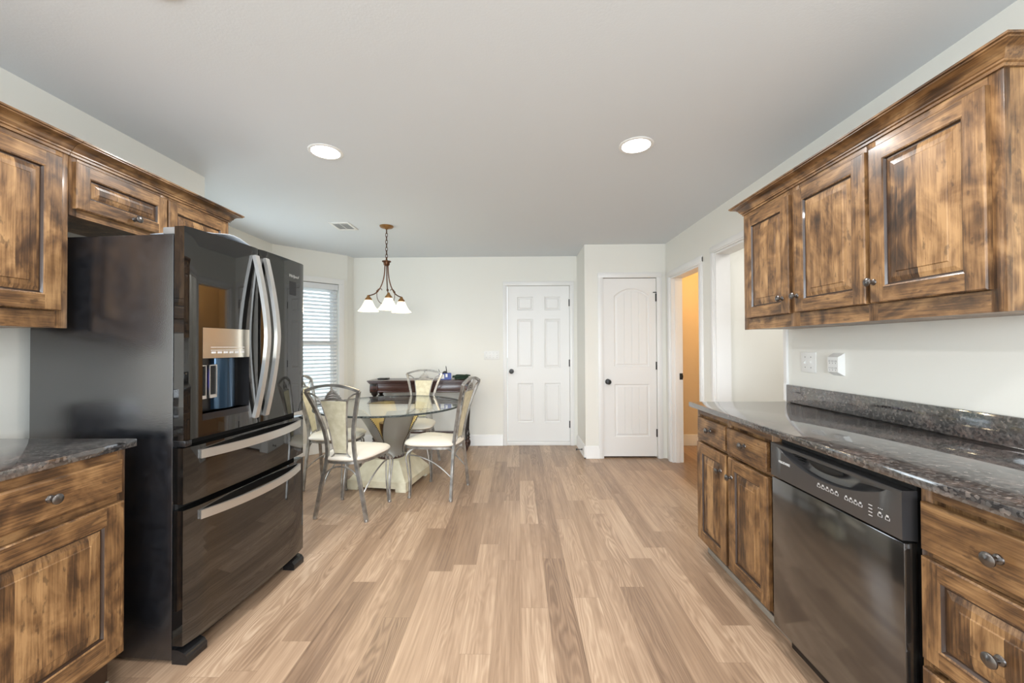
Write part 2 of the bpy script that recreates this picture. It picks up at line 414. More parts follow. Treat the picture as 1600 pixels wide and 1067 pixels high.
LB = (C2-C1).length
wall_run('wall_bay_angled', C1, C2, 0.12, [(0.135, 0.735, 0.585, 2.06)])
wall_run('wall_bay_corner', C2, (-2.132, YF), 0.12)
wall_run('wall_far', (-2.132, YF), (0.89, YF), 0.12, [(2.132-0.135, 2.132+0.675, 0, 2.062)])
wall_run('wall_pantry_side', (0.77, YF), (0.77, YP+0.108), 0.12)
wall_run('wall_pantry', (0.77, YP), (XR, YP), 0.11, [(0.978-0.77, 1.588-0.77, 0, 2.056)])
wall_run('wall_back', (XR, -2.6), (XL, -2.6), 0.12, [(0.44, 3.34, 0.72, 2.18)])
# rooms behind the right wall
wall_run('wall_hall', (2.95, 5.15), (2.95, 0.6), 0.1)
wall_run('wall_hall_end', (2.95, 0.6), (1.81, 0.6), 0.1)
wall_run('wall_partition', (1.81, 3.47), (2.95, 3.47), 0.1)
wall_run('wall_closet', (1.81, 5.15), (2.95, 5.15), 0.1, mat='warm_wall')
wall_run('wall_closet_side', (2.94, 5.15), (2.94, 3.57), 0.005, mat='warm_wall')
wall_run('wall_closet_inner', (1.815, 4.40), (1.815, 5.15), 0.004, mat='warm_wall')

# doors' backing so no daylight leaks behind the slabs
mb = MB(); mb.box(0.9, 1.68, YP+0.11, YP+0.13, 0, 2.2); struct(mb.build('wall_pantry_backing', 'wall_paint'))

def baseboard(name, p0, p1, h=0.14, th=0.014, mat='trim_white'):
    p0 = Vector((*p0, 0)); p1 = Vector((*p1, 0)); d = p1-p0; ln = d.length
    M = Matrix.Translation(p0) @ Matrix.Rotation(math.atan2(d.y, d.x), 4, 'Z')
    mb = MB(); prof = [(0, 0), (-th-0.004, 0), (-th-0.004, 0.012), (-th, 0.018), (-th, h-0.03), (-th*0.75, h-0.022), (-th*0.75, h-0.008), (-th*0.3, h), (0, h)]
    mb.grid([[(u, y, z) for y, z in prof] for u in (0, ln)], closed_u=True, smooth=False, cap=True, M=M)
    return struct(mb.build(name, mat))
baseboard('baseboard_far', (-2.132, YF), (-0.19, YF))
baseboard('baseboard_pantry_side', (0.77, YF-0.02), (0.77, YP-0.018))
baseboard('baseboard_pantry', (0.77-0.018, YP), (0.927, YP))
baseboard('baseboard_right', (XR, 3.635), (XR, 3.485))
baseboard('baseboard_bay_left', (-2.75, 2.671), C1)
baseboard('baseboard_bay_angled', C1, C2)
baseboard('baseboard_bay_corner', C2, (-2.132, YF))
baseboard('baseboard_closet', (1.815, 5.15), (2.93, 5.15))
baseboard('baseboard_hall', (1.81, 3.47), (2.95, 3.47))

trim_n = [0]
def casing(plane, c, a0, a1, ztop, wd=0.06, th=0.018, sgn=-1, legs=(1, 1), z0=0.0, wz=None, sill=False):
    """door casing on plane 'Y' (wall face y=c, facing -y) or 'X' (wall face x=c, facing -x): two legs and a head"""
    trim_n[0] += 1
    mb = MB()
    def bx(u0, u1, z0_, z1_):
        for k, (i, t) in enumerate(((0, th*0.7), (0.012, th))):
            uu0, uu1, zz0, zz1 = u0, u1, z0_, z1_
            if k:  # raised middle
                if u1-u0 < z1_-z0_: uu0, uu1 = u0+i, u1-i
                else: zz0, zz1 = z0_+i, z1_-i
            if plane == 'Y': mb.box(uu0, uu1, min(c, c+sgn*t), max(c, c+sgn*t), zz0, zz1, bev=0.002)
            else: mb.box(min(c, c+sgn*t), max(c, c+sgn*t), uu0, uu1, zz0, zz1, bev=0.002)
    wz = wz or wd
    if legs[0]: bx(a0-wd, a0, z0, ztop)
    if legs[1]: bx(a1, a1+wd, z0, ztop)
    bx(a0-wd*legs[0], a1+wd*legs[1], ztop, ztop+wz)
    return struct(mb.build('trim_%d' % trim_n[0], 'trim_white'))
casing('Y', YF, -0.135, 0.675, 2.062, 0.052)
casing('Y', YP, 0.978, 1.588, 2.056, 0.058)
tr_a = casing('X', XR, 3.71, 4.41, 2.03, 0.07)
casing('X', XR, 2.53, 3.42, 2.07, 0.062, legs=(0, 1))
# jamb linings
def lining(x0, x1, y0, y1, ztop, t=0.016):
    trim_n[0] += 1
    mb = MB(); mb.box(x0, x1, y0, y0+t, 0, ztop); mb.box(x0, x1, y1-t, y1, 0, ztop); mb.box(x0, x1, y0+t, y1-t, ztop-t, ztop)
    return mb
mb = lining(XR-0.001, XR+0.121, 3.71, 4.41, 2.03)
mb.box(XR+0.035, XR+0.075, 4.382, 4.394, 0, 2.014); mb.box(XR+0.035, XR+0.075, 3.726, 3.738, 0, 2.014)
ln1 = struct(mb.build('trim_%d' % trim_n[0], 'trim_white'))
mb = MB(); mb.box(XR+0.083, XR+0.118, 4.389, 4.394, 0.905, 0.975, bev=0.002); mb.box(XR+0.1, XR+0.12, 4.386, 4.39, 0.925, 0.955)
mb.build('strike_plate', 'black_hardware', ln1, 'small black strike plate on the white door jamb')
mb = lining(XR-0.001, XR+0.121, 2.53, 3.42, 2.07); struct(mb.build('trim_%d' % trim_n[0], 'trim_white'))
trim_n[0] += 1
mb = MB(); mb.box(XR-0.016, XR, 2.507, 2.535, 1.04, 2.13, bev=0.002); mb.box(XR-0.02, XR, 2.507, 2.531, 0.935, 1.04, bev=0.002)
struct(mb.build('trim_%d' % trim_n[0], 'trim_white'))

# ------------------------------------------------------------------ panelled doors (slab in local x: width, -y: front, z: up)
def nested(mb, loops, mi=0, fill=True, smooth=False):
    """loops: list of closed point loops (same count); quads between, last one filled"""
    for A, B in zip(loops[:-1], loops[1:]):
        n = len(A)
        for i in range(n): mb.face((A[i], A[(i+1) % n], B[(i+1) % n], B[i]), mi, smooth)
    if fill: mb.face(loops[-1], mi)
def rect(x0, x1, z0, z1, y): return [(x0, y, z0), (x1, y, z0), (x1, y, z1), (x0, y, z1)]
def door_slab(xs, zs, cells, t, arch=None, groove=False):
    """front at y=0 (facing -y), back at y=t; xs, zs grid lines; cells set of (i,j) that are panels"""
    mb = MB()
    x0, x1, z0, z1 = xs[0], xs[-1], zs[0], zs[-1]
    mb.face([(x0, t, z0), (x1, t, z0), (x1, t, z1), (x0, t, z1)])
    for a, b in (((x0, z0), (x1, z0)), ((x1, z0), (x1, z1)), ((x1, z1), (x0, z1)), ((x0, z1), (x0, z0))):
        mb.face([(a[0], 0, a[1]), (b[0], 0, b[1]), (b[0], t, b[1]), (a[0], t, a[1])])
    for i in range(len(xs)-1):
        for j in range(len(zs)-1):
            a, b, c, d = xs[i], xs[i+1], zs[j], zs[j+1]
            if (i, j) not in cells: mb.face(rect(a, b, c, d, 0)); continue
            rise = arch.get((i, j), 0) if arch else 0
            def loop(ins, y):
                n = 16 if rise else 1
                aa, bb, cc, dd = a+ins, b-ins, c+ins, d-ins
                pts = [(aa, y, cc), (bb, y, cc)]
                if not rise: return pts+[(bb, y, dd), (aa, y, dd)]
                for k in range(n+1):
                    q = k/n; x = bb+(aa-bb)*q
                    pts.append((x, y, dd-rise*abs(2*q-1)**2.2))
                return pts
            if rise:
                n = 16
                outer = [(a, 0, c), (b, 0, c)]+[(b+(a-b)*k/n, 0, d) for k in range(n+1)]
                loops = [outer, loop(0.0, 0.0)]
            else: loops = [loop(0, 0)]
            loops += [loop(0.008, 0.011), loop(0.015, 0.012), loop(0.034, 0.002 if not groove else 0.004)]
            nested(mb, loops, fill=not groove)
            if groove:  # planked field with v-grooves
                aa, bb, cc, dd = a+0.034, b-0.034, c+0.034, d-0.034
                pitch_ = (bb-aa)/4; xs2 = []
                for k in range(4):
                    xs2 += [(aa+k*pitch_+(0.004 if k else 0), 0.004)]
                    xs2 += [(aa+k*pitch_+pitch_*f, 0.004) for f in (0.25, 0.5, 0.75)]
                    xs2 += [(aa+(k+1)*pitch_-(0.004 if k < 3 else 0), 0.004)]
                    if k < 3: xs2 += [(aa+(k+1)*pitch_, 0.009)]
                def top(x):
                    q = (x-aa)/(bb-aa); return dd-rise*abs(2*q-1)**2.2
                for (p, yp), (q, yq) in zip(xs2[:-1], xs2[1:]):
                    mb.face([(p, yp, cc), (q, yq, cc), (q, yq, top(q)), (p, yp, top(p))])
    return mb
def door_knob(mb_parent, x, z, y=0):
    mb = MB(); mb.lathe([(0.0, 0), (0.031, 0), (0.031, -0.006), (0.013, -0.012), (0.012, -0.03), (0.026, -0.042), (0.03, -0.052), (0.026, -0.064), (0.0, -0.067)], (x, y, z), axis='y', n=24)
    return mb.build('door_knob', 'black_hardware', mb_parent, 'black round door knob')
def hinge(parent, x, z, y=0, h=0.09):
    mb = MB(); mb.lathe([(0.0, -h/2), (0.007, -h/2), (0.007, h/2), (0.0, h/2)], (x, y-0.006, z), n=10); mb.box(x-0.01, x+0.008, y-0.002, y+0.001, z-h/2, z+h/2)
    return mb.build('hinge', 'black_hardware', parent, 'black door hinge')
d1 = door_slab([0, .128, .334, .480, .685, .803], [0, .24, .745, .945, 1.575, 1.69, 1.865, 2.004], {(1, 1), (3, 1), (1, 3), (3, 3), (1, 5), (3, 5)}, 0.035)
d1 = struct(d1.build('door_1', 'door_white')); d1.location = (-0.131, YF+0.012, 0.054)
door_knob(d1, 0.05, 0.90)
for z in (1.785, 1.005, 0.215): hinge(d1, 0.803, z)
d1['label'] = 'white six-panel door in the far wall'
trim_n[0] += 1
mb = MB(); mb.box(-0.135, 0.675, YF-0.006, YF+0.08, 0.0, 0.05, bev=0.004); struct(mb.build('trim_%d' % trim_n[0], 'trim_white'))
d2 = door_slab([0, .125, .523, .602], [0, .22, .82, 1.02, 1.915, 2.03], {(1, 1), (1, 3)}, 0.035, arch={(1, 3): 0.085}, groove=True)
d2 = struct(d2.build('door_2', 'door_white')); d2.location = (0.982, YP+0.012, 0.02)
door_knob(d2, 0.047, 0.85)
for z in (1.81, 1.03, 0.265): hinge(d2, 0.604, z)
mb = MB(); mb.box(0.565, 0.612, -0.014, -0.008, 1.862, 1.872); mb.box(0.604, 0.612, -0.012, -0.006, 1.76, 1.87); mb.build('door_stop', 'black_hardware', d2, 'black hinge-pin stop on the top hinge')

# door stop on the little side wall
mb = MB(); mb.tube([(0.752, 4.72, 0.06), (0.69, 4.72, 0.06)], 0.005, 8); mb.lathe([(0, 0), (0.012, 0), (0.012, -0.012), (0, -0.012)], (0.696, 4.72, 0.06), 'x', 12); mb.lathe([(0, 0), (0.014, 0), (0.008, -0.008), (0, -0.008)], (0.755, 4.72, 0.06), 'x', 12)
tag(mb.build('door_stop', 'black_hardware'), 'small black door stop screwed to the baseboard beside the six-panel door', 'door stop')

# ------------------------------------------------------------------ windows
def window(name, M, wd, z0, z1, depth=0.12, inner=True, mullions=()):
    """local x along the wall, y out of the room"""
    h = z1-z0
    root = MB()
    t = 0.04
    for a, b, c, d in ((0, t, z0, z1), (wd-t, wd, z0, z1), (t, wd-t, z0, z0+t), (t, wd-t, z1-t, z1)):
        root.box(a, b, 0.05, 0.11, c, d, M=M)
    for mx in mullions: root.box(mx-0.05, mx+0.05, 0.03, 0.11, z0, z1, M=M)
    o = struct(root.build(name, 'trim_white'))
    mb = MB(); zm = (z0+z1)/2
    mb.box(t, wd-t, 0.06, 0.10, zm-0.028, zm+0.028, M=M)
    edges = [t, *[v for mx in mullions for v in (mx-0.05, mx+0.05)], wd-t]
    for a, b in zip(edges[::2], edges[1::2]):
        for (lo, hi, y) in ((z0+t, zm, 0.065), (zm, z1-t, 0.08)):
            for q in ((a, a+0.035, lo, hi), (b-0.035, b, lo, hi), (a, b, lo, lo+0.035), (a, b, hi-0.035, hi)):
                mb.box(q[0], q[1], y, y+0.02, q[2], q[3], M=M)
    mb.build('sash', 'trim_white', o)
    mb = MB(); mb.box(t, wd-t, 0.082, 0.086, z0+t, z1-t, M=M); mb.build('pane', 'window_glass', o)
    if inner:
        mb = MB(); cw = 0.065
        for k, tt in ((0, 0.014), (0.012, 0.02)):
            mb.box(-cw+k, 0-k*0.3, -tt, 0, z0, z1, M=M); mb.box(wd+k*0.3, wd+cw-k, -tt, 0, z0, z1, M=M)
            mb.box(-cw+k, wd+cw-k, -tt, 0, z1+k*0.3, z1+cw-k, M=M)
        mb.box(-cw-0.02, wd+cw+0.02, -0.045, 0.05, z0-0.025, z0, M=M, bev=0.004); mb.box(-cw, wd+cw, -0.016, 0, z0-0.09, z0-0.025, M=M)
        mb.build('casing', 'trim_white', o)
    return o
ang = math.atan2(C2.y-C1.y, C2.x-C1.x)
Mw = Matrix.Translation((C1.x, C1.y, 0)) @ Matrix.Rotation(ang, 4, 'Z') @ Matrix.Translation((0.135, 0, 0))
window('window_1', Mw, 0.60, 0.585, 2.06)
Mw2 = Matrix.Translation((-2.75, 3.0, 0)) @ Matrix.Rotation(R(90), 4, 'Z')
window('window_2', Mw2, 1.1, 0.585, 2.06)
Mw3 = Matrix.Translation((1.25, -2.6, 0)) @ Matrix.Rotation(R(180), 4, 'Z')
window('added_back_window', Mw3, 2.9, 0.72, 2.18, mullions=(1.45,))  # unseen window added behind the camera to supply daylight and fill
# blind in the angled bay window
bl = thing('window_blind', 'white horizontal slat blind, half open, in the bay window beside the refrigerator', 'blind', Mw.translation, ang)
mb = MB(); mb.box(0.004, 0.596, 0.0, 0.045, 1.985, 2.055, bev=0.004); mb.build('headrail', 'blind_white', bl)
mb = MB(); z = 0.63
while z < 1.975:
    ta = R(24)
    p = [(y_, z+0.004*(1-((y_-0.022)/0.024)**2)-(y_-0.022)*math.tan(ta)) for y_ in (-0.002, 0.01, 0.022, 0.034, 0.046)]
    mb.grid([[(0.012, a, b) for a, b in p]+[(0.012, a, b+0.0025) for a, b in p[::-1]], [(0.588, a, b) for a, b in p]+[(0.588, a, b+0.0025) for a, b in p[::-1]]], closed_u=True, smooth=False, cap=True)
    z += 0.0445
mb.build('slats', 'blind_white', bl)
mb = MB(); mb.box(0.01, 0.59, 0.004, 0.04, 0.592, 0.615, bev=0.003); mb.build('bottom_rail', 'blind_white', bl)
for x in (0.07, 0.30, 0.53):
    for y in (-0.003, 0.047): mb = MB(); mb.tube([(x, y, 0.6), (x, y, 2.0)], 0.0012, 5); mb.build('ladder_cord', 'blind_white', bl)
# outside
mb = MB(); mb.box(-40, 40, -40, 60, -0.6, -0.5); struct(mb.build('ground', 'grass'))
def tree(x, y, r, label):
    t = thing('tree', label, 'tree', (x, y, -0.5), 0, 'trees beyond the bay window')
    mb = MB(); mb.tube([(0, 0, 0), (0.05, 0, 1.5), (0, 0.1, 3.2)], [0.16, 0.12, 0.07], 8); mb.build('trunk', 'bark', t)
    mb = MB(); rr = random.Random(int(x*10))
    for i in range(420):
        v = Vector((rr.gauss(0, 1), rr.gauss(0, 1), rr.gauss(0, 1))).normalized()*(r*rr.uniform(0.45, 1.0)); c = Vector((0, 0, 3.4))+v
        a = Vector((rr.gauss(0, 1), rr.gauss(0, 1), rr.gauss(0, 1))).normalized()*0.22; b = a.orthogonal().normalized()*0.15
        mb.face([c-a, c+b, c+a, c-b])
    mb.build('foliage', 'foliage', t)
tree(-11.5, 13.0, 1.9, 'leafy green tree seen through the blind of the bay window')

# ------------------------------------------------------------------ cabinets (local x: out of the wall, y: along, z: up; face frame front at x=0)
WV, WH, WP, WG, WD = 'wood_vertical', 'wood_horizontal', 'wood_panel', 'wood_glaze', 'wood_drawer'
def raised(y0, y1, z0, z1, t=0.02, fr=0.058, x0=0.0, panel=WP):
    """raised-panel door or drawer front: stiles, rails, moulded edge, field"""
    mb = MB()
    e = 0.004
    def q(a, b, c, d, x): return [(x, a, c), (x, b, c), (x, b, d), (x, a, d)]
    # sides and eased outer edge
    nested(mb, [q(y0, y1, z0, z1, x0), q(y0, y1, z0, z1, x0+t-e), q(y0+e, y1-e, z0+e, z1-e, x0+t)], 0, fill=False)
    a, b, c, d = y0+e, y1-e, z0+e, z1-e
    f = fr-e; x = x0+t
    mb.face(q(a, a+f, c, d, x), 0); mb.face(q(b-f, b, c, d, x), 0)
    mb.face(q(a+f, b-f, c, c+f, x), 1); mb.face(q(a+f, b-f, d-f, d, x), 1)
    def ins(k, xx): return q(y0+fr+k, y1-fr-k, z0+fr+k, z1-fr-k, xx)
    nested(mb, [ins(0, x), ins(0.005, x-0.002)], 0, fill=False)
    nested(mb, [ins(0.005, x-0.002), ins(0.009, x-0.010), ins(0.013, x-0.010)], 3, fill=False)
    bw = min(0.034, (z1-z0-2*fr)*0.22)
    nested(mb, [ins(0.013, x-0.010), ins(0.013+bw*0.5, x-0.005), ins(0.013+bw, x-0.0035)], 2, fill=False)
    nested(mb, [ins(0.013+bw, x-0.0035), ins(0.016+bw, x-0.001)], 2, fill=False)
    mb.face(ins(0.016+bw, x-0.001), 2)
    mb.face(q(y0, y1, z0, z1, x0), 0)
    return mb, [WV, WH, panel, WG]
def slab_front(y0, y1, z0, z1, t=0.02, x0=0.0):
    mb = MB(); e = 0.005
    def q(a, b, c, d, x): return [(x, a, c), (x, b, c), (x, b, d), (x, a, d)]
    nested(mb, [q(y0, y1, z0, z1, x0), q(y0, y1, z0, z1, x0+t-e), q(y0+e*0.4, y1-e*0.4, z0+e*0.4, z1-e*0.4, x0+t-e*0.4), q(y0+e, y1-e, z0+e, z1-e, x0+t)], 0)
    mb.face(q(y0, y1, z0, z1, x0), 0)
    return mb, [WD]
def knob(parent, y, z, x=0.02):
    mb = MB(); mb.lathe([(0, 0), (0.012, 0), (0.011, 0.003), (0.006, 0.006), (0.005, 0.015), (0.012, 0.019), (0.0165, 0.024), (0.0165, 0.027), (0.012, 0.031), (0, 0.0325)], (x, y, z), 'x', 20)
    return mb.build('knob', 'knob_pewter', parent, 'dark pewter round knob')
def face_frame(w, z0, z1, d, stiles, rails, parent, base=False):
    mb = MB()
    th = 0.018
    for a, b in stiles: mb.box(-th, 0, a, b, z0, z1, 0, bev=0.0012)
    for (a, b, c, e) in rails: mb.box(-th+0.001, -0.0004, max(a, stiles[0][1]-0.002), min(b, stiles[-1][0]+0.002), c, e, 1)
    mb.build('face_frame', [WV, WH], parent)
    mb = MB(); mb.box(-d, -th, 0.003, w-0.003, z0+0.002, z1)
    mb.build('body', [WP], parent)
CROWN = [(0.0, -0.012), (0.006, -0.012), (0.006, -0.003), (0.012, 0.0), (0.012, 0.006), (0.018, 0.010), (0.022, 0.019), (0.032, 0.028), (0.047, 0.033), (0.055, 0.035), (0.055, 0.040), (0.061, 0.041), (0.061, 0.048), (0.0, 0.048)]
def crown(w, d, z, parent, ret0=True, ret1=True):
    mb = MB(); rows = []
    path = []
    for o, h in CROWN:
        r = []
        if ret0: r.append((-d, -o, z+h))
        r.append((o, -o if ret0 else 0, z+h)); r.append((o, w+o if ret1 else w, z+h))
        if ret1: r.append((-d, w+o, z+h))
        rows.append(r)
    mb.grid(rows, closed_v=True, smooth=False)
    n = len(rows[0])
    for k in (0, n-1): mb.face([r[k] for r in rows])
    return mb.build('crown', WH, parent)

# right wall cabinet: local y runs toward the camera
wr = thing('wall_cabinet', 'brown stained three-door wall cabinet with crown moulding on the right wall above the counter', 'cabinet', (1.40, 2.472, 1.375), PI)
w_ = 2.472-1.155
face_frame(w_, 0, 0.72, 0.287, [(0, 0.045), (2.472-2.055, 2.472-1.99), (2.472-1.605, 2.472-1.565), (w_-0.04, w_)],
           [(0, w_, 0, 0.065), (0, w_, 0.67, 0.72)], wr)
crown(w_, 0.287, 0.715, wr)
for (Ya, Yb, ky) in ((2.43, 2.043, 2.093), (2.003, 1.598, 1.985), (1.578, 1.188, 1.560)):
    mb, mt = raised(2.472-Ya, 2.472-Yb, 0.067, 0.672)
    o = mb.build('door', mt, wr); knob(o, 2.472-ky, 1.523-1.375)

# left wall cabinets
ulr = thing('wall_cabinet', 'brown stained wall cabinet on the left wall above the left granite counter', 'cabinet', (-1.836, 0.98, 1.362), 0)
w_ = 1.597-0.98
face_frame(w_, 0, 0.73, 0.287, [(0, 0.05), (w_-0.045, w_)], [(0, w_, 0, 0.066), (0, w_, 0.68, 0.73)], ulr)
crown(w_, 0.287, 0.722, ulr, ret0=True, ret1=False)
mb, mt = raised(0.04, 1.562-0.98, 0.068, 0.684); o = mb.build('door', mt, ulr); knob(o, 0.09, 0.14)
ofr = thing('over_fridge_cabinet', 'short brown stained two-door cabinet high above the black refrigerator', 'cabinet', (-1.836, 1.599, 1.828), 0)
w_ = 2.50-1.599
face_frame(w_, 0, 0.264, 0.287, [(0, 0.03), (2.02-1.599, 2.065-1.599), (w_-0.045, w_)], [(0, w_, 0, 0.04), (0, w_, 0.215, 0.264)], ofr)
crown(w_, 0.287, 0.256, ofr, ret0=False, ret1=True)
for (a, b, ky) in ((1.612, 2.038, 1.86), (2.047, 2.465, 2.25)):
    mb, mt = raised(a-1.599, b-1.599, 0.03, 0.224, fr=0.05); o = mb.build('door', mt, ofr); knob(o, ky-1.599, 0.062)

# base cabinets
def toe(w, d, h, parent, strip=True):
    mb = MB(); mb.box(-d, -0.06, 0.003, w-0.003, 0.0, h+0.003); mb.build('toe_kick', 'wood_glaze', parent)
    if strip:
        mb = MB(); mb.box(-0.06, -0.052, 0.003, w-0.003, 0.0, 0.03, bev=0.002); mb.build('toe_strip', 'toe_strip', parent)
XB = 1.12
br = thing('base_cabinet', 'brown stained base cabinet with two drawers over two doors, beyond the dishwasher', 'cabinet', (XB, 2.50, 0), PI)
w_ = 2.50-1.728
face_frame(w_, 0.10, 0.899, 0.555, [(0, 0.03), (0.35, 0.38), (w_-0.05, w_)], [(0, w_, 0.10, 0.13), (0, w_, 0.70, 0.735), (0, w_, 0.86, 0.899)], br)
toe(w_, 0.555, 0.10, br)
for Ya, Yb in ((2.463, 2.147), (2.124, 1.792)):
    mb, mt = slab_front(2.50-Ya, 2.50-Yb, 0.718, 0.847); o = mb.build('drawer', mt, br); knob(o, 2.50-(Ya+Yb)/2, 0.79)
for Ya, Yb, ky in ((2.472, 2.141, 2.19), (2.113, 1.782, 2.08)):
    mb, mt = raised(2.50-Ya, 2.50-Yb, 0.110, 0.694, fr=0.056); o = mb.build('door', mt, br); knob(o, 2.50-ky, 0.597)
bn = thing('base_cabinet', 'brown stained drawer cabinet at the right edge, nearer than the dishwasher', 'cabinet', (XB, 1.128, 0), PI)
w_ = 1.128-0.715
face_frame(w_, 0.10, 0.899, 0.555, [(0, 0.03), (w_-0.03, w_)], [(0, w_, 0.10, 0.13), (0, w_, 0.41, 0.44), (0, w_, 0.705, 0.735), (0, w_, 0.862, 0.899)], bn)
toe(w_, 0.555, 0.10, bn)
mb, mt = slab_front(0.014, 0.374, 0.722, 0.852); o = mb.build('drawer', mt, bn); knob(o, 0.194, 0.788)
for a, b, kz in ((0.428, 0.704, 0.558), (0.115, 0.404, 0.258)):
    mb, mt = raised(0.014, 0.374, a, b, fr=0.045); o = mb.build('drawer', mt, bn); knob(o, 0.194, kz)
bl_ = thing('base_cabinet', 'brown stained base cabinet with one drawer over one door, left of the refrigerator', 'cabinet', (-1.49, 0.96, 0), 0)
w_ = 1.494-0.96
face_frame(w_, 0.14, 0.899, 0.625, [(0, 0.05), (w_-0.03, w_)], [(0, w_, 0.14, 0.19), (0, w_, 0.70, 0.75), (0, w_, 0.86, 0.899)], bl_)
toe(w_, 0.625, 0.14, bl_)
mb, mt = slab_front(1.0-0.96, 1.468-0.96, 0.745, 0.868); o = mb.build('drawer', mt, bl_); knob(o, 1.235-0.96, 0.808)
mb, mt = raised(1.0-0.96, 1.474-0.96, 0.178, 0.712, fr=0.065); o = mb.build('door', mt, bl_); knob(o, 1.04-0.96, 0.64)

# countertops
def counter(x0, x1, y0, y1, label, bs):
    t = thing('countertop', label, 'countertop', ((x0+x1)/2, (y0+y1)/2, 0.90), 0)
    ox, oy = t.location.x, t.location.y
    mb = MB(); mb.box(x0-ox, x1-ox, y0-oy, y1-oy, 0, 0.03, bev=0.004); mb.build('slab', 'granite', t)
    mb = MB(); mb.box(bs[0]-ox, bs[1]-ox, y0-oy, bs[2]-oy, 0.0305, 0.135, bev=0.002); mb.build('backsplash', 'granite', t)
counter(1.066, 1.688, 0.715, 2.506, 'long polished dark granite countertop on the right, over the dishwasher', (1.67, 1.688, 2.503))
counter(-2.124, -1.478, 0.96, 1.53, 'short polished dark granite countertop at the left edge beside the refrigerator', (-2.124, -2.106, 1.53))

# ------------------------------------------------------------------ refrigerator
fr = thing('refrigerator', 'tall glossy black four-door refrigerator with ice dispenser and curved silver handles', 'refrigerator', (-1.406, 1.606, 0), R(-4.3))
FW = 0.77
def bow(y): return 0.063+0.016*(1-((y-FW/2)/0.397)**2)
mb = MB(); mb.box(-0.66, 0, 0, FW, 0.012, 1.748, bev=0.005); mb.build('body', 'fridge_side', fr)
mb = MB(); mb.box(0, 0.014, 0.012, FW-0.012, 0.10, 1.74); mb.build('gasket', 'gasket', fr)
def fdoor(y0, y1, z0, z1, hole=None):
    """bowed slab; hole=(ya,yb,za,zb) left open"""
    mb = MB(); xb = 0.014
    ys = sorted({y0, y1, *[y0+(y1-y0)*k/14 for k in range(15)], *((hole[0], hole[1]) if hole else ())})
    zs = sorted({z0, z1, *((hole[2], hole[3]) if hole else ())})
    def X(y):
        e = min(y-y0, y1-y, 0.012)/0.012
        return bow(y)-0.006*(1-math.sqrt(max(0, 1-(1-e)**2))) 
    for a, b in zip(ys[:-1], ys[1:]):
        for c, d in zip(zs[:-1], zs[1:]):
            if hole and a >= hole[0]-1e-6 and b <= hole[1]+1e-6 and c >= hole[2]-1e-6 and d <= hole[3]+1e-6: continue
            mb.face([(X(a), a, c), (X(b), b, c), (X(b), b, d), (X(a), a, d)], 0, True)
        mb.face([(xb, a, z0), (X(a), a, z0), (X(b), b, z0), (xb, b, z0)]); mb.face([(xb, a, z1), (X(a), a, z1), (X(b), b, z1), (xb, b, z1)])
    for y in (y0, y1): mb.face([(xb, y, z0), (X(y), y, z0), (X(y), y, z1), (xb, y, z1)], 0)
    mb.face([(xb, y0, z0), (xb, y1, z0), (xb, y1, z1), (xb, y0, z1)])
    bmesh.ops.remove_doubles(mb.bm, verts=mb.bm.verts[:], dist=1e-5)
    return mb
HL = (0.066, 0.318, 0.972, 1.367)
mb = fdoor(-0.010, 0.383, 0.905, 1.776, HL); ld = mb.build('door', 'appliance_black', fr, 'left door with ice and water dispenser')
mb = fdoor(0.388, 0.780, 0.905, 1.776); rd = mb.build('door', 'appliance_black', fr, 'right door with badge')
mb = fdoor(-0.010, 0.780, 0.648, 0.874); da = mb.build('freezer_drawer', 'appliance_black', fr, 'shallow upper drawer')
mb = fdoor(-0.010, 0.780, 0.082, 0.622); db = mb.build('freezer_drawer', 'appliance_black', fr, 'deep lower drawer')
def vhandle(y, parent):
    pts = []
    for k in range(25):
        t = -1+2*k/24; z = 1.335+t*0.398
        pts.append((bow(y)+0.006+0.064*(1-abs(t)**1.55), y, z))
    mb = MB(); mb.tube(pts, 0, sect=(0.009, 0.0135), upv=(1, 0, 0)); 
    for z in (0.945, 1.725): mb.box(bow(y)-0.004, bow(y)+0.014, y-0.011, y+0.011, z-0.012, z+0.012, bev=0.002)
    mb.build('handle', 'handle_steel', parent, 'curved brushed silver handle')
vhandle(0.352, ld); vhandle(0.424, rd)
def hhandle(z, parent, y0=0.055, y1=0.725):
    pts = []
    for k in range(25):
        t = -1+2*k/24; y = (y0+y1)/2+t*(y1-y0)/2
        pts.append((bow(y)+0.004+0.045*(1-abs(t)**2.2), y, z))
    mb = MB(); mb.tube(pts, 0, sect=(0.018, 0.006), upv=(0, 0, 1)); mb.build('handle', 'handle_steel', parent, 'curved brushed silver handle')
hhandle(0.835, da); hhandle(0.582, db)
# dispenser
mb = MB(); ya, yb, za, zb = HL
ym = (ya+yb)/2
rows = []
ysd = [ya+(yb-ya)*k/8 for k in range(9)]
mb.grid([[(bow(y)+0.0008, y, z) for y in ysd] for z in (1.235, zb-0.001)], smooth=True)
mb.grid([[(x, y, 1.235) for y in ysd] for x in (0.016,)]+[[(bow(y)+0.0008, y, 1.235) for y in ysd]], smooth=False)
mb.build('control_panel', 'panel_steel', ld, 'shiny control panel of the dispenser')
for k in range(6):
    cp = MB(); y = 0.118+k*0.031
    for (h0, h1, i) in ((1.268, 1.270, 0), (1.281, 1.283, 0)): cp.box(bow(y)+0.0004, bow(y)+0.0018, y-0.0145, y+0.0145, h0, h1)
    cp.box(bow(y)+0.0004, bow(y)+0.0018, y-0.011, y+0.011, 1.255, 1.2635)
    cp.build('button', 'mark_white', ld)
mb = MB()   # recess: back, sides, floor
bx0 = 0.017
mb.face([(bx0, ya, za), (bx0, yb, za), (bx0, yb, 1.235), (bx0, ya, 1.235)])
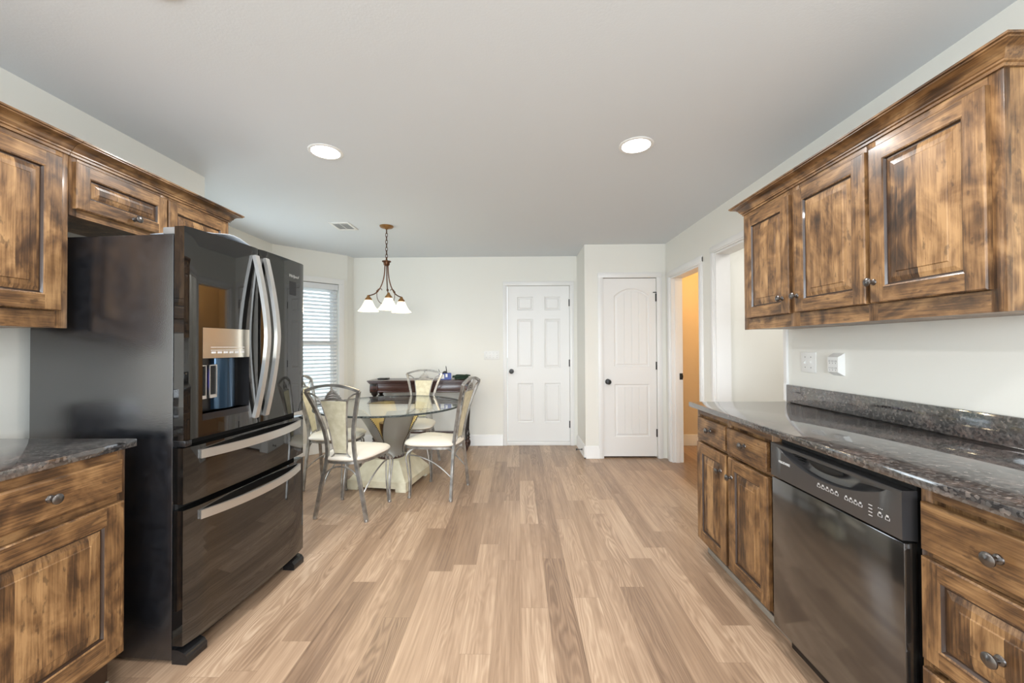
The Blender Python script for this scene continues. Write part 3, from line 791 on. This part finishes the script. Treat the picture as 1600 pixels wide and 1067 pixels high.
for y in (ya, yb): mb.face([(bx0, y, za), (bow(y), y, za), (bow(y), y, zb), (bx0, y, zb)])
mb.face([(bx0, ya, 1.0), (bow(ya), ya, 1.0), (bow(yb), yb, 1.0), (bx0, yb, 1.0)])
mb.build('recess', 'appliance_trim', ld)
mb = MB()
cyl = [[(0.018+0.038*math.sin(PI*k/12), 0.225-0.062*math.cos(PI*k/12), z) for k in range(13)] for z in (1.005, 1.232)]
mb.grid(cyl, smooth=True); mb.build('ice_chute', 'dispenser_blue', ld, 'bluish rounded back of the dispenser')
for y in (0.085, 0.140):
    mb = MB()
    for q in ((y-0.020, y-0.016, 1.06, 1.205), (y+0.016, y+0.020, 1.06, 1.205), (y-0.02, y+0.02, 1.201, 1.205), (y-0.02, y+0.02, 1.06, 1.074)):
        mb.box(0.046, 0.052, *q)
    pd = mb.build('paddle_frame', 'handle_steel', ld)
    mb = MB(); mb.box(0.030, 0.047, y-0.0165, y+0.0165, 1.072, 1.203); mb.build('paddle', 'gasket', pd)
mb = MB(); mb.box(0.020, 0.024, 0.108, 0.114, 1.10, 1.18); mb.build('indicator', 'blue_led', ld, 'blue glowing indicator')
mb = MB(); mb.grid([[(bow(y)+0.001, y, z) for y in ysd] for z in (za, 1.0)], smooth=True)
mb.grid([[(bx0, y, 1.0) for y in ysd], [(bow(y)+0.001, y, 1.0) for y in ysd]], smooth=False)
mb.build('drip_tray', 'dark_steel', ld)
# badge and label
def on_front(y, z, s=1): return Matrix.Translation((bow(y)+0.0012, y, z)) @ Matrix(((0, 0, 1, 0), (1, 0, 0, 0), (0, 1, 0, 0), (0, 0, 0, 1)))
text_mesh('badge', 'Whirlpool', 0.024, 'handle_steel', rd, on_front(0.66, 1.686), 0.0006, 0.35)
mb = MB(); y = 0.655; mb.box(bow(y)-0.002, bow(y)+0.0015, y-0.032, y+0.032, 1.578, 1.655); mb.build('sticker', 'dark_steel', rd, 'small grey square sticker')
mb = MB(); mb.box(-0.055, 0.040, 0.004, 0.10, 1.7485, 1.779, bev=0.006); mb.build('hinge_cover', 'mark_grey', fr, 'grey top hinge cover')
mb = MB(); mb.box(-0.055, 0.040, 0.67, 0.766, 1.7485, 1.779, bev=0.006); mb.build('hinge_cover', 'mark_grey', fr, 'grey top hinge cover')
mb = MB(); mb.box(0.002, 0.058, -0.002, 0.03, 0.876, 0.903, bev=0.004); mb.build('hinge', 'dark_steel', fr)
for a, b in ((0.0, 0.095), (0.68, 0.77)):
    mb = MB(); pr = [(0.001, 0), (0.066, 0), (0.069, 0.004), (0.069, 0.03), (0.058, 0.045), (0.03, 0.056), (0.001, 0.058)]
    mb.grid([[(x, a, z) for x, z in pr], [(x, b, z) for x, z in pr]], closed_u=True, smooth=False, cap=True); mb.build('foot', 'appliance_trim', fr)
# paper sheet on the refrigerator
mb = MB(); rows = []
c_, s_ = math.cos(R(-4.3)), math.sin(R(-4.3))
for i in range(9):
    u = i/8; row = []
    for j in range(9):
        v = j/8; x = -0.22+0.27*u; y = 0.105+0.30*v
        z = 1.781+0.026*math.sin(PI*min(1, v*1.15))**1.3*(0.35+0.65*u)+0.004*math.sin(7*v+3*u)
        row.append((-1.406+c_*x-s_*y, 1.606+s_*x+c_*y, z))
    rows.append(row)
mb.grid(rows); ps = mb.build('paper_sheet', 'paper'); md = ps.modifiers.new('thick', 'SOLIDIFY'); md.thickness = 0.0015; md.offset = 1
tag(ps, 'pale blue-white sheet of paper lying on top of the refrigerator', 'paper')

# ------------------------------------------------------------------ dishwasher (local y toward camera)
dw = thing('dishwasher', 'black built-in dishwasher with curved pocket handle under the right counter', 'dishwasher', (1.08, 1.722, 0), PI)
DWW = 1.722-1.142
mb = MB(); mb.box(-0.56, -0.045, 0.004, DWW-0.004, 0.10, 0.893); mb.build('tub', 'gasket', dw)
mb = MB(); mb.box(-0.044, -0.004, 0.0, DWW, 0.10, 0.722, bev=0.003); mb.build('door_panel', 'dishwasher_black', dw)
mb = MB(); mb.box(-0.12, -0.075, 0.004, DWW-0.004, 0.0, 0.098, bev=0.003); mb.build('kick_plate', 'appliance_trim', dw)
mb = MB(); zt = 0.868; z0 = 0.726; rows = []
n = 40
for k in range(n+1):
    y = DWW*k/n; t = (y-DWW/2)/(DWW*0.43)
    s_ = max(0.0, 1-t*t)
    za = zt-0.014-0.058*s_; d = 0.036*min(1, s_*1.6)
    rows.append([(-0.044, y, z0), (0, y, z0+0.004), (0.0, y, za), (-d*0.55, y, za+0.004*(s_ > 0)), (-d, y, (za+zt-0.014)/2), (-d, y, zt-0.012), (0.0, y, zt-0.012), (0.0, y, zt-0.003), (-0.003, y, zt), (-0.044, y, zt)])
mb.grid(rows, closed_u=True, smooth=False, cap=True); pn = mb.build('control_panel', 'dishwasher_panel', dw)
mb = MB()
mb.sphere((-0.024, DWW*0.47, 0.842), 0.030, 0, 3, (0.55, 2.6, 0.75)); mb.build('handle_cup', 'gasket', pn)
mb = MB()
for k in range(5): mb.box(-0.0325, -0.024, 0.085, 0.165, 0.820+k*0.0075, 0.823+k*0.0075)
mb.build('vent', 'gasket', pn)
Mp = lambda y, z: Matrix.Translation((0.0006, y, z)) @ Matrix(((0, 0, 1, 0), (1, 0, 0, 0), (0, 1, 0, 0), (0, 0, 0, 1)))
text_mesh('badge', 'FRIGIDAIRE', 0.0135, 'mark_white', pn, Mp(0.085, 0.800))
def btn(y, z, w=0.014):
    mb = MB()
    mb.box(0.0, 0.0007, y-w/2, y+w/2, z-0.006, z-0.0053); mb.box(0.0, 0.0007, y-w/2, y-w/2+0.0008, z-0.006, z+0.002); mb.box(0.0, 0.0007, y+w/2-0.0008, y+w/2, z-0.006, z+0.002)
    mb.box(0.0, 0.0007, y-w/2+0.002, y+w/2-0.003, z+0.0035, z+0.0055); mb.box(0.0, 0.0007, y-w/2+0.003, y+w/2-0.004, z+0.0068, z+0.0085); mb.build('button', 'mark_white', pn)
for k in range(5): btn(0.270+k*0.020, 0.776)
for k in range(4): btn(0.390+k*0.018, 0.776, 0.013)
for k in range(4): mb = MB(); mb.box(0, 0.0007, 0.473, 0.486, 0.757+k*0.0105, 0.7588+k*0.0105); mb.build('indicator_mark', 'mark_white', pn)
for k in range(3): mb = MB(); mb.box(0, 0.0007, 0.506+k*0.006, 0.508+k*0.006, 0.791, 0.793); mb.build('indicator_mark', 'mark_white', pn)
btn(0.512, 0.773); btn(0.536, 0.773)

# ------------------------------------------------------------------ wall plates
def plate(name, label, loc, rot, w, h, n, kind):
    t = thing(name, label, 'switch' if kind == 'switch' else 'outlet', loc, rot)
    mb = MB(); mb.box(-w/2, w/2, -0.006, 0, -h/2, h/2, bev=0.002); mb.build('plate', 'plastic_white', t)
    for k in range(n):
        x = (k-(n-1)/2)*0.046
        mb = MB(); mb.box(x-0.005, x+0.005, -0.0065, -0.004, -0.012, 0.012)
        s = 1 if k % 2 else -1
        mb.grid([[(x-0.004, -0.006, -0.009), (x+0.004, -0.006, -0.009), (x+0.004, -0.006, 0.009), (x-0.004, -0.006, 0.009)], [(x-0.003, -0.016, s*0.004-0.004), (x+0.003, -0.016, s*0.004-0.004), (x+0.003, -0.016, s*0.004+0.004), (x-0.003, -0.016, s*0.004+0.004)]], closed_u=True, cap=True, smooth=False)
        mb.build('toggle', 'plastic_white', t)
        for z in (-0.03, 0.03):
            mb = MB(); mb.lathe([(0, 0), (0.003, 0), (0.003, -0.001), (0, -0.001)], (x, -0.006, z), 'y', 8)
            mb.build('screw', 'mark_grey', t)
    return t
plate('switch_plate', 'white four-gang light switch plate on the far wall left of the six-panel door', (-0.335, YF, 1.163), 0, 0.20, 0.115, 4, 'switch')
plate('switch_plate', 'white two-gang light switch plate on the right wall above the backsplash', (XR, 2.335, 1.18), R(-90), 0.118, 0.118, 2, 'switch')
ad = thing('outlet_adapter', 'white box-shaped six-outlet wall tap on the right wall above the backsplash', 'outlet', (XR, 2.118, 1.178), R(-90))
mb = MB()
mb.grid([[(-0.037, 0, -0.06), (0.037, 0, -0.06), (0.037, 0, 0.06), (-0.037, 0, 0.06)], [(-0.034, -0.035, -0.04), (0.034, -0.035, -0.04), (0.034, -0.035, 0.038), (-0.034, -0.035, 0.038)]], closed_u=True, cap=True, smooth=False)
mb.build('body', 'plastic_white', ad)
for i in range(3):
    for j in range(2):
        mb = MB(); x = -0.02+i*0.02; z = -0.02+j*0.036
        for dx in (-0.004, 0.004): mb.box(x+dx-0.0008, x+dx+0.0008, -0.0356, -0.0345, z-0.004, z+0.006)
        mb.box(x-0.002, x+0.002, -0.0356, -0.0345, z-0.012, z-0.008)
        mb.build('socket', 'mark_grey', ad)

# ------------------------------------------------------------------ ceiling fittings
def recessed(x, y, label, power=10):
    t = thing('recessed_light', label, 'ceiling light', (x, y, CH), 0, 'recessed lights in the kitchen ceiling')
    mb = MB(); mb.lathe([(0.082, 0.0), (0.098, 0.0), (0.098, -0.003), (0.090, -0.007), (0.080, -0.005), (0.078, 0.0)], n=40); mb.build('trim_ring', 'plastic_white', t)
    mb = MB(); mb.lathe([(0.0, -0.0065), (0.05, -0.006), (0.079, -0.0045), (0.079, -0.001), (0.0, -0.001)], n=40); mb.build('lens', 'lamp_glow', t)
    l = bpy.data.lights.new('recessed_lamp', 'AREA'); l.shape = 'DISK'; l.size = 0.15; l.energy = power; l.color = (1.0, 0.97, 0.94); l.spread = R(170)
    o = bpy.data.objects.new('lamp', l); COL.objects.link(o); o.parent = t; o.location = (0, 0, -0.012)
recessed(-1.134, 2.336, 'lit round recessed ceiling light on the left, above and beyond the refrigerator')
recessed(0.691, 2.302, 'lit round recessed ceiling light on the right, beyond the wall cabinet crown')
recessed(-1.14, 1.20, 'round recessed ceiling light cut by the top edge of the photo on the left')
recessed(0.78, 1.185, 'round recessed ceiling light just above the top edge of the photo on the right')
recessed(-1.14, 0.05, 'unseen recessed light added for fill, above the near end of the left counter')  # out-of-view lamp, added to brighten the walls above the cabinets
recessed(0.78, 0.05, 'unseen recessed light added for fill, above the near end of the right counter')  # second added lamp out of view, same wall fill on the right
vt = thing('ceiling_vent', 'white rectangular air vent with dark slots in the ceiling beside the chandelier', 'vent', (-1.663, 3.785, CH), 0)
mb = MB()
for q in ((-0.095, -0.07, -0.12, 0.12), (0.07, 0.095, -0.12, 0.12), (-0.07, 0.07, -0.12, -0.085), (-0.07, 0.07, 0.085, 0.12)): mb.box(*q, -0.007, 0, bev=0.002)
mb.build('frame', 'plastic_white', vt)
mb = MB(); mb.box(-0.07, 0.07, -0.085, 0.085, -0.002, -0.0005); mb.build('duct', 'slot_dark', vt)
mb = MB()
for k in range(8):
    y = -0.075+k*0.0215; mb.box(-0.07, 0.07, -0.006, 0.006, -0.0008, 0.0008, M=Matrix.Translation((0, y, -0.006)) @ Matrix.Rotation(R(38), 4, 'X'))
mb.box(-0.003, 0.003, -0.085, 0.085, -0.008, -0.002)
mb.build('louvres', 'plastic_white', vt)

# chandelier
ch = thing('chandelier', 'bronze three-arm chandelier with lit bell glass shades hanging over the glass table', 'chandelier', (-1.255, 3.80, CH), 0)
mb = MB(); mb.lathe([(0, 0), (0.064, 0), (0.064, -0.006), (0.055, -0.016), (0.02, -0.024), (0.008, -0.034), (0, -0.034)], n=32); mb.build('canopy', 'bronze_light', ch)
mb = MB(); z = -0.032; k = 0
while z > -0.315:
    pts = []
    for i in range(12):
        a = 2*PI*i/12; u = 0.0095*math.cos(a); v = 0.022*math.sin(a)
        pts.append((u, 0, z-0.02+v) if k % 2 else (0, u, z-0.02+v))
    mb.tube(pts, 0.0028, 6, closed=True); z -= 0.034; k += 1
mb.build('chain', 'bronze', ch)
mb = MB(); mb.lathe([(0, -0.30), (0.006, -0.30), (0.008, -0.325), (0.016, -0.335), (0.042, -0.338), (0.042, -0.346), (0.03, -0.352), (0.028, -0.372), (0.02, -0.384), (0, -0.386)], n=28); mb.build('hub', 'bronze', ch)
for aa in (180, -66, 55):
    a = R(aa); dx, dy = math.cos(a), math.sin(a)
    def P(r, z): return (dx*r, dy*r, z)
    mb = MB(); mb.tube(smoothpath([P(0.016, -0.37), P(0.020, -0.45), P(0.035, -0.53), P(0.065, -0.60), P(0.105, -0.645), P(0.15, -0.664), P(0.172, -0.667), P(0.175, -0.68)]), 0.0055, 8)
    mb.tube(smoothpath([P(0.045, -0.618), P(0.05, -0.605), P(0.07, -0.603), P(0.085, -0.612), P(0.092, -0.63), P(0.094, -0.66), P(0.088, -0.70), P(0.065, -0.735), P(0.04, -0.745), P(0.03, -0.735)]), 0.0032, 6)
    mb.sphere(P(0.090, -0.628), 0.011, 0, 2)
    arm = mb.build('arm', 'bronze', ch)
    mb = MB(); mb.lathe([(0, -0.662), (0.010, -0.664), (0.014, -0.676), (0.020, -0.686), (0.032, -0.700), (0.033, -0.712), (0.028, -0.716), (0, -0.716)], P(0.175, 0), n=24); mb.build('socket', 'bronze_light', arm)
    mb = MB(); pf = [(0.028, -0.708), (0.034, -0.718), (0.042, -0.735), (0.052, -0.757), (0.066, -0.782), (0.082, -0.803), (0.097, -0.818)]
    pf2 = [(r-0.004, z) for r, z in pf[::-1]]
    mb.lathe(pf+pf2, P(0.175, 0), n=32); mb.build('shade', 'shade_glass', arm, 'lit cream bell glass shade')
    mb = MB(); mb.sphere(P(0.175, -0.765), 0.026, 0, 2, (1, 1, 1.2)); mb.build('bulb', 'lamp_glow', arm)
    l = bpy.data.lights.new('bulb_light', 'POINT'); l.energy = 3.2; l.color = (1.0, 0.80, 0.52); l.shadow_soft_size = 0.03
    o = bpy.data.objects.new('lamp', l); COL.objects.link(o); o.parent = ch; o.location = P(0.175, -0.80)
# closet light
t = thing('ceiling_lamp', 'warm ceiling lamp in the orange-lit room behind the open doorway', 'ceiling light', (2.35, 4.35, CH), 0)
mb = MB(); mb.lathe([(0, 0), (0.13, 0), (0.13, -0.02), (0.125, -0.03), (0, -0.03)], n=28); mb.build('base', 'bronze', t)
mb = MB(); mb.lathe([(0.12, -0.03), (0.11, -0.07), (0.07, -0.10), (0, -0.112)], n=28); mb.build('bowl', 'shade_glass', t)
l = bpy.data.lights.new('closet_light', 'POINT'); l.energy = 17; l.color = (1.0, 0.62, 0.25); l.shadow_soft_size = 0.1
o = bpy.data.objects.new('lamp', l); COL.objects.link(o); o.parent = t; o.location = (0, 0, -0.16)

# ------------------------------------------------------------------ dining table
TX, TY = -1.213, 3.80
tb = thing('dining_table', 'round glass-topped dining table on a cream and silver tulip pedestal', 'table', (TX, TY, 0), R(-9.3))
mb = MB(); mb.lathe([(0, 0.719), (0.669, 0.719), (0.669, 0.731), (0, 0.731)], n=96, smooth=False); mb.build('tabletop', 'table_glass', tb, 'clear round glass top')
mb = MB(); rows = []
for k in range(180):
    a = 2*PI*k/180; j = 0.0022*random.uniform(-1, 1)
    rows.append([(r*math.cos(a), r*math.sin(a), z) for r, z in ((0.6695, 0.716), (0.676+j, 0.718), (0.677+j, 0.730+j), (0.6695, 0.733))])
mb.grid(rows, closed_u=True, closed_v=True, smooth=False); mb.build('tabletop_edge', 'glass_edge', tb, 'chipped dark edge of the glass')
mb = MB()
h = 0.28
for sx in (-1, 1):
    for sy in (-1, 1): mb.box(min(sx*h, sx*(h-0.10)), max(sx*h, sx*(h-0.10)), min(sy*h, sy*(h-0.10)), max(sy*h, sy*(h-0.10)), 0, 0.032, bev=0.004)
def sq(s, z): return [(-s, -s, z), (s, -s, z), (s, s, z), (-s, s, z)]
mb.grid([sq(h, 0.03), sq(h, 0.085), sq(h-0.012, 0.092), sq(h-0.02, 0.105), sq(0.165, 0.225), sq(0.15, 0.24)], closed_u=True, smooth=False, cap=True)
mb.build('plinth', 'plinth_cream', tb)
mb = MB(); mb.lathe([(0, 0.235), (0.13, 0.235), (0.12, 0.27), (0.10, 0.35), (0.09, 0.45), (0.11, 0.56), (0, 0.565)], n=24); mb.build('core', 'dark_wood', tb)
for k in range(4):
    a0 = R(45+90*k); rows = []; inner = []; eL = []; eR = []
    for i in range(17):
        v = i/16; z = 0.235+0.4835*v
        r = 0.128-0.02*math.sin(PI*min(1, v*2.2))*(v < 0.45)+0.20*v**1.9
        hw = R(46)*(1.0 if v < 0.30 else 1-0.50*((v-0.30)/0.70)**1.3)
        row = []; ir = []
        for j in range(11):
            q = -1+2*j/10; a = a0+q*hw
            bulge = 0.018*(1-q*q)*v
            rr = r+bulge
            row.append((rr*math.cos(a), rr*math.sin(a), z)); ir.append(((rr-0.016)*math.cos(a), (rr-0.016)*math.sin(a), z))
        rows.append(row); inner.append(ir); eL.append(row[0]); eR.append(row[-1])
    mb = MB(); mb.grid(rows, 0)
    mb.grid(inner, 1)
    for A, B in ((rows, inner),):
        for i in range(16):
            for j in (0, 10): mb.face([A[i][j], A[i+1][j], B[i+1][j], B[i][j]], 1)
        for j in range(10): mb.face([A[16][j], A[16][j+1], B[16][j+1], B[16][j]], 1)
        for j in range(10): mb.face([A[0][j], A[0][j+1], B[0][j+1], B[0][j]], 1)
    pt = mb.build('petal', ['silver_leaf', 'gold_leaf'], tb)
    for e in (eL, eR):
        mb = MB(); pts = smoothpath(e, 4)
        for i in range(6, len(pts)-1, 2): mb.sphere(pts[i], 0.0062, 0, 1)
        mb.build('bead_trim', 'bead_dark', pt)

# ------------------------------------------------------------------ dining chairs (front = +y)
def make_chair(label):
    t = thing('dining_chair', label, 'chair', (0, 0, 0), 0, 'metal dining chairs around the glass table')
    M_ = 'chair_metal'
    post = [(0.203, -0.190, 0.012), (0.158, -0.185, 0.24), (0.116, -0.180, 0.43), (0.106, -0.190, 0.55), (0.118, -0.215, 0.68), (0.158, -0.255, 0.83), (0.205, -0.300, 0.965)]
    for s in (-1, 1):
        mb = MB(); mb.tube(smoothpath([(s*x, y, z) for x, y, z in post], 5), 0, sect=(0.011, 0.012), upv=(0, 1, 0)); lg = mb.build('leg', M_, t)
        mb = MB(); mb.lathe([(0, 0), (0.014, 0), (0.016, 0.008), (0.013, 0.018), (0, 0.022)], (s*0.203, -0.19, 0), n=12); mb.build('glide', M_, lg)
        mb = MB()
        for dx, dy in ((-0.019, 0.0), (0.0, 0.014), (0.019, 0.0)):
            mb.tube(smoothpath([(s*0.165+dx*0.6, 0.150, 0.415), (s*0.185+dx*1.3, 0.185+dy, 0.39), (s*0.197+dx*1.5, 0.205+dy, 0.345), (s*0.197+dx*1.3, 0.195+dy, 0.26), (s*0.200+dx*0.8, 0.180+dy*0.7, 0.14), (s*0.208+dx*0.55, 0.180+dy*0.5, 0.012)], 5), 0.0062, 7)
        lg = mb.build('leg', M_, t)
        mb = MB(); mb.lathe([(0, 0), (0.014, 0), (0.016, 0.008), (0.013, 0.018), (0, 0.02)], (s*0.208, 0.185, 0), n=12); mb.build('glide', M_, lg)
        mb = MB(); mb.tube(smoothpath([(s*0.195, 0.195, 0.36), (s*0.195, 0.10, 0.352), (s*0.188, -0.02, 0.31), (s*0.178, -0.11, 0.25), (s*0.168, -0.182, 0.185)], 5), 0.006, 7); mb.build('stretcher', M_, t)
    mb = MB(); mb.tube([(0.172*math.cos(PI*k/16), -0.186, 0.17+0.225*math.sin(PI*k/16)**0.8) for k in range(17)], 0.0065, 7); mb.build('stretcher', M_, t)
    # seat frame and cushion
    def sl(k, n, grow=0.0, z=0):
        a = 2*PI*k/n; cx, cy = math.cos(a), math.sin(a); p = 0.55
        x = abs(cx)**p*(1 if cx > 0 else -1); y = abs(cy)**p*(1 if cy > 0 else -1)
        wd = 0.226 - 0.036*(1-y)/2*1.6
        return ((wd+grow)*x, 0.036+(0.228+grow)*y, z)
    mb = MB(); mb.tube([sl(k, 40, -0.012, 0.422) for k in range(40)], 0, sect=(0.009, 0.006), closed=True, upv=(0, 0, 1)); mb.build('seat_frame', M_, t)
    rows = []
    for g, z in ((-0.20, 0.429), (-0.03, 0.429), (-0.004, 0.434), (0.008, 0.446), (0.006, 0.458), (-0.008, 0.470), (-0.05, 0.482), (-0.11, 0.489), (-0.19, 0.492)):
        rows.append([sl(k, 40, g if g > -0.17 else -0.175, z) for k in range(40)])
    mb = MB(); mb.grid(rows, closed_u=True, cap=True); mb.build('seat', 'cushion', t)
    # back
    def yb(z): return -0.180-0.12*max(0, (z-0.45)/0.515)**1.35
    mb = MB(); mb.tube([(0.205*u, yb(0.965)-0.002, 0.965+0.042*(1-u*u)) for u in [-1+k/8 for k in range(17)]], 0, sect=(0.010, 0.011), upv=(0, 0, 1))
    mb.tube([(0.1*u, yb(0.897), 0.893+0.008*(1-u*u)) for u in [-1+k/4 for k in range(9)]], 0.006, 7)
    mb.tube([(0.05*u, yb(0.488), 0.488) for u in (-1, 1)], 0.005, 7)
    for s in (-1, 1):
        mb.tube(smoothpath([(s*0.196, yb(0.955), 0.952), (s*0.150, yb(0.935), 0.937), (s*0.113, yb(0.905), 0.905), (s*0.098, yb(0.86), 0.86), (s*0.078, yb(0.76), 0.75), (s*0.066, yb(0.65), 0.64), (s*0.056, yb(0.56), 0.55), (s*0.050, yb(0.488), 0.488), (s*0.112, -0.182, 0.435)], 4), 0.0062, 7)
    mb.build('back_frame', M_, t)
    mb = MB(); rows = []
    for side in (0.006, -0.006):
        r_ = []
        for i in range(15):
            z = 0.495+0.395*i/14; q = i/14
            hw = 0.048+0.020*q+0.030*q*q
            r_.append([(hw*u, yb(z)+side, z) for u in (-1, -0.5, 0, 0.5, 1)])
        rows.append(r_)
    mb.grid(rows[0]); mb.grid(rows[1])
    for i in range(14):
        for j in (0, 4): mb.face([rows[0][i][j], rows[0][i+1][j], rows[1][i+1][j], rows[1][i][j]])
    for i in (0, 14):
        for j in range(4): mb.face([rows[0][i][j], rows[0][i][j+1], rows[1][i][j+1], rows[1][i][j]])
    mb.build('back_panel', 'chair_fabric', t)
    mb = MB()
    for i, (hw, z, dz) in enumerate(((0.064, 0.907, 0.004), (0.060, 0.920, 0.010), (0.052, 0.934, 0.013), (0.040, 0.948, 0.014), (0.022, 0.962, 0.010))):
        mb.tube([(hw*u, yb(z), z+dz*(1-u*u)-0.006*abs(u)) for u in [-1+k/5 for k in range(11)]], 0.0062 if i else 0.0075, 7)
    mb.tube([(0, yb(0.97), 0.965), (0, yb(1.0), 1.0)], [0.008, 0.006], 8)
    mb.build('bell_ornament', M_, t)
    return t
def dup(root, label):
    r = root.copy(); COL.objects.link(r); r['label'] = label
    for c in root.children:
        d = c.copy(); COL.objects.link(d); d.parent = r
        for g in c.children:
            e = g.copy(); COL.objects.link(e); e.parent = d
    return r
chair0 = make_chair('metal dining chair with cream seat nearest the refrigerator, its back to the camera')
def place(o, x, y, fx, fy):
    o.location = (x, y, 0); o.rotation_euler = (0, 0, math.atan2(fy, fx)-PI/2)
place(chair0, -1.290, 3.125, 0.045, 0.364)
place(dup(chair0, 'side-on metal dining chair with cream seat, right of the glass table'), -0.695, 3.533, -0.405, 0.095)
place(dup(chair0, 'metal dining chair by the bay window, partly hidden behind the refrigerator'), -1.738, 3.745, 0.40, 0.03)
place(dup(chair0, 'metal dining chair facing the camera, in front of the dark console table'), -1.095, 4.30, -0.02, -0.40)

# ------------------------------------------------------------------ console table
cx0, cx1, cy0, cy1, cz = -1.815, -0.565, 4.765, 5.125, 0.872
cn = thing('console_table', 'dark mahogany console table with turned legs against the far wall', 'table', ((cx0+cx1)/2, (cy0+cy1)/2, 0), 0)
W2, D2 = (cx1-cx0)/2, (cy1-cy0)/2
mb = MB()
for e, z0, z1 in ((0.0, cz-0.014, cz), (0.008, cz-0.028, cz-0.014), (0.018, cz-0.040, cz-0.028)): mb.box(-W2+e, W2-e, -D2+e, D2-e, z0, z1, bev=0.004)
mb.build('top', 'dark_wood', cn)
mb = MB()
mb.box(-W2+0.045, W2-0.045, -D2+0.035, D2-0.035, cz-0.145, cz-0.041, bev=0.003)
for s in (-1, 1): mb.box(-W2+0.10, W2-0.10, s*(D2-0.035)-0.004, s*(D2-0.035)+0.004, cz-0.145, cz-0.128, bev=0.003); mb.box(-W2+0.10, W2-0.10, s*(D2-0.035)-0.004, s*(D2-0.035)+0.004, cz-0.062, cz-0.046, bev=0.003)
mb.build('apron', 'dark_wood', cn)
for sx in (-1, 1):
    for sy in (-1, 1):
        x, y = sx*(W2-0.072), sy*(D2-0.068)
        mb = MB(); mb.box(x-0.045, x+0.045, y-0.045, y+0.045, cz-0.150, cz-0.041, bev=0.006)
        mb.lathe([(0.0, 0.14), (0.020, 0.14), (0.03, 0.16), (0.022, 0.19), (0.018, 0.24), (0.024, 0.36), (0.034, 0.50), (0.042, 0.60), (0.044, 0.64), (0.034, 0.665), (0.020, 0.675), (0.030, 0.69), (0.040, 0.705), (0.040, 0.722), (0, 0.724)], (x, y, 0), n=20)
        lg = mb.build('leg', 'black_wood', cn)
        mb = MB(); mb.lathe([(0, 0.0), (0.012, 0.0), (0.024, 0.02), (0.034, 0.045), (0.037, 0.07), (0.030, 0.095), (0.020, 0.105), (0.030, 0.125), (0.022, 0.142), (0, 0.142)], (x, y, 0), n=20)
        mb.build('foot', 'carved_wood', lg)
        mb = MB(); mb.box(x-0.048, x+0.048, y-0.048, y+0.048, cz-0.135, cz-0.065, bev=0.010); mb.build('corner_block', 'carved_wood', lg)
for sx in (-1, 1):
    mb = MB(); mb.box(sx*(W2-0.072)-0.014, sx*(W2-0.072)+0.014, -D2+0.085, D2-0.085, 0.195, 0.222, bev=0.004); mb.build('stretcher', 'dark_wood', cn)
mb = MB(); mb.box(-W2+0.086, W2-0.086, 0.02, 0.05, 0.196, 0.221, bev=0.004); mb.build('stretcher', 'dark_wood', cn)
# things on the console
pc = thing('pencil_cup', 'small blue and white pencil cup standing on the dark console table', 'cup', (-0.90, 4.92, cz), R(12))
mb = MB()
for q in ((-0.075, 0.075, -0.04, -0.036), (-0.075, 0.075, 0.036, 0.04), (-0.075, -0.071, -0.036, 0.036), (0.071, 0.075, -0.036, 0.036)): mb.box(*q, 0.0005, 0.078)
mb.box(-0.071, 0.071, -0.036, 0.036, 0.0005, 0.006); mb.build('box', 'blue_plastic', pc)
mb = MB(); mb.box(-0.055, -0.01, -0.0415, -0.0398, 0.012, 0.065); mb.box(0.005, 0.03, -0.0415, -0.0398, 0.03, 0.07); mb.build('label', 'plastic_white', pc, 'white patches')
def pen(dx, dy, lean, ln_, label, mat='black_hardware', r=0.004):
    b = Vector((-0.90+dx, 4.92+dy, cz+0.0075)); e = b+Vector(lean).normalized()*ln_
    mb = MB(); mb.tube([b, b.lerp(e, 0.1), b.lerp(e, 0.9), e], [r*0.3, r, r, r*0.6], 8); tag(mb.build('pen', mat), label, 'pen', 'pens in the pencil cup')
pen(-0.04, 0.0, (-0.30, 0.05, 0.9), 0.125, 'black pen leaning left in the blue pencil cup')
pen(0.03, 0.005, (-0.12, 0.0, 1.0), 0.16, 'tall black pen leaning slightly left in the blue pencil cup', r=0.005)
mb = MB(); mb.sphere((-0.90, 4.915, cz+0.082), 0.030, 0, 2, (1, 0.8, 0.75)); mb.tube([(-0.90, 4.915, cz+0.0065), (-0.90, 4.915, cz+0.07)], 0.006, 8)
tag(mb.build('round_brush', 'black_hardware'), 'dark round-headed brush standing in the middle of the blue pencil cup', 'brush')
mb = MB(); rr = random.Random(3)
for k in range(9):
    pts = []
    for i in range(16):
        a = 2*PI*i/16+k
        pts.append((-0.70+0.10*math.cos(a)*(0.65+0.35*rr.random())+0.02*math.sin(k), 4.92+0.055*math.sin(a)*(0.6+0.4*rr.random()), cz+0.008+0.005*k+0.006*rr.random()))
    mb.tube(smoothpath(pts+[pts[0]], 3), 0.0075, 6)
tag(mb.build('cord_bundle', 'green_cloth'), 'coiled bundle of dark green cord on the console, right of the pencil cup', 'cord')
mb = MB(); mb.box(-1.745, -1.615, 4.93, 5.02, cz+0.0005, cz+0.016, bev=0.005); tag(mb.build('wallet', 'black_hardware'), 'flat black wallet on the left end of the console table', 'wallet')
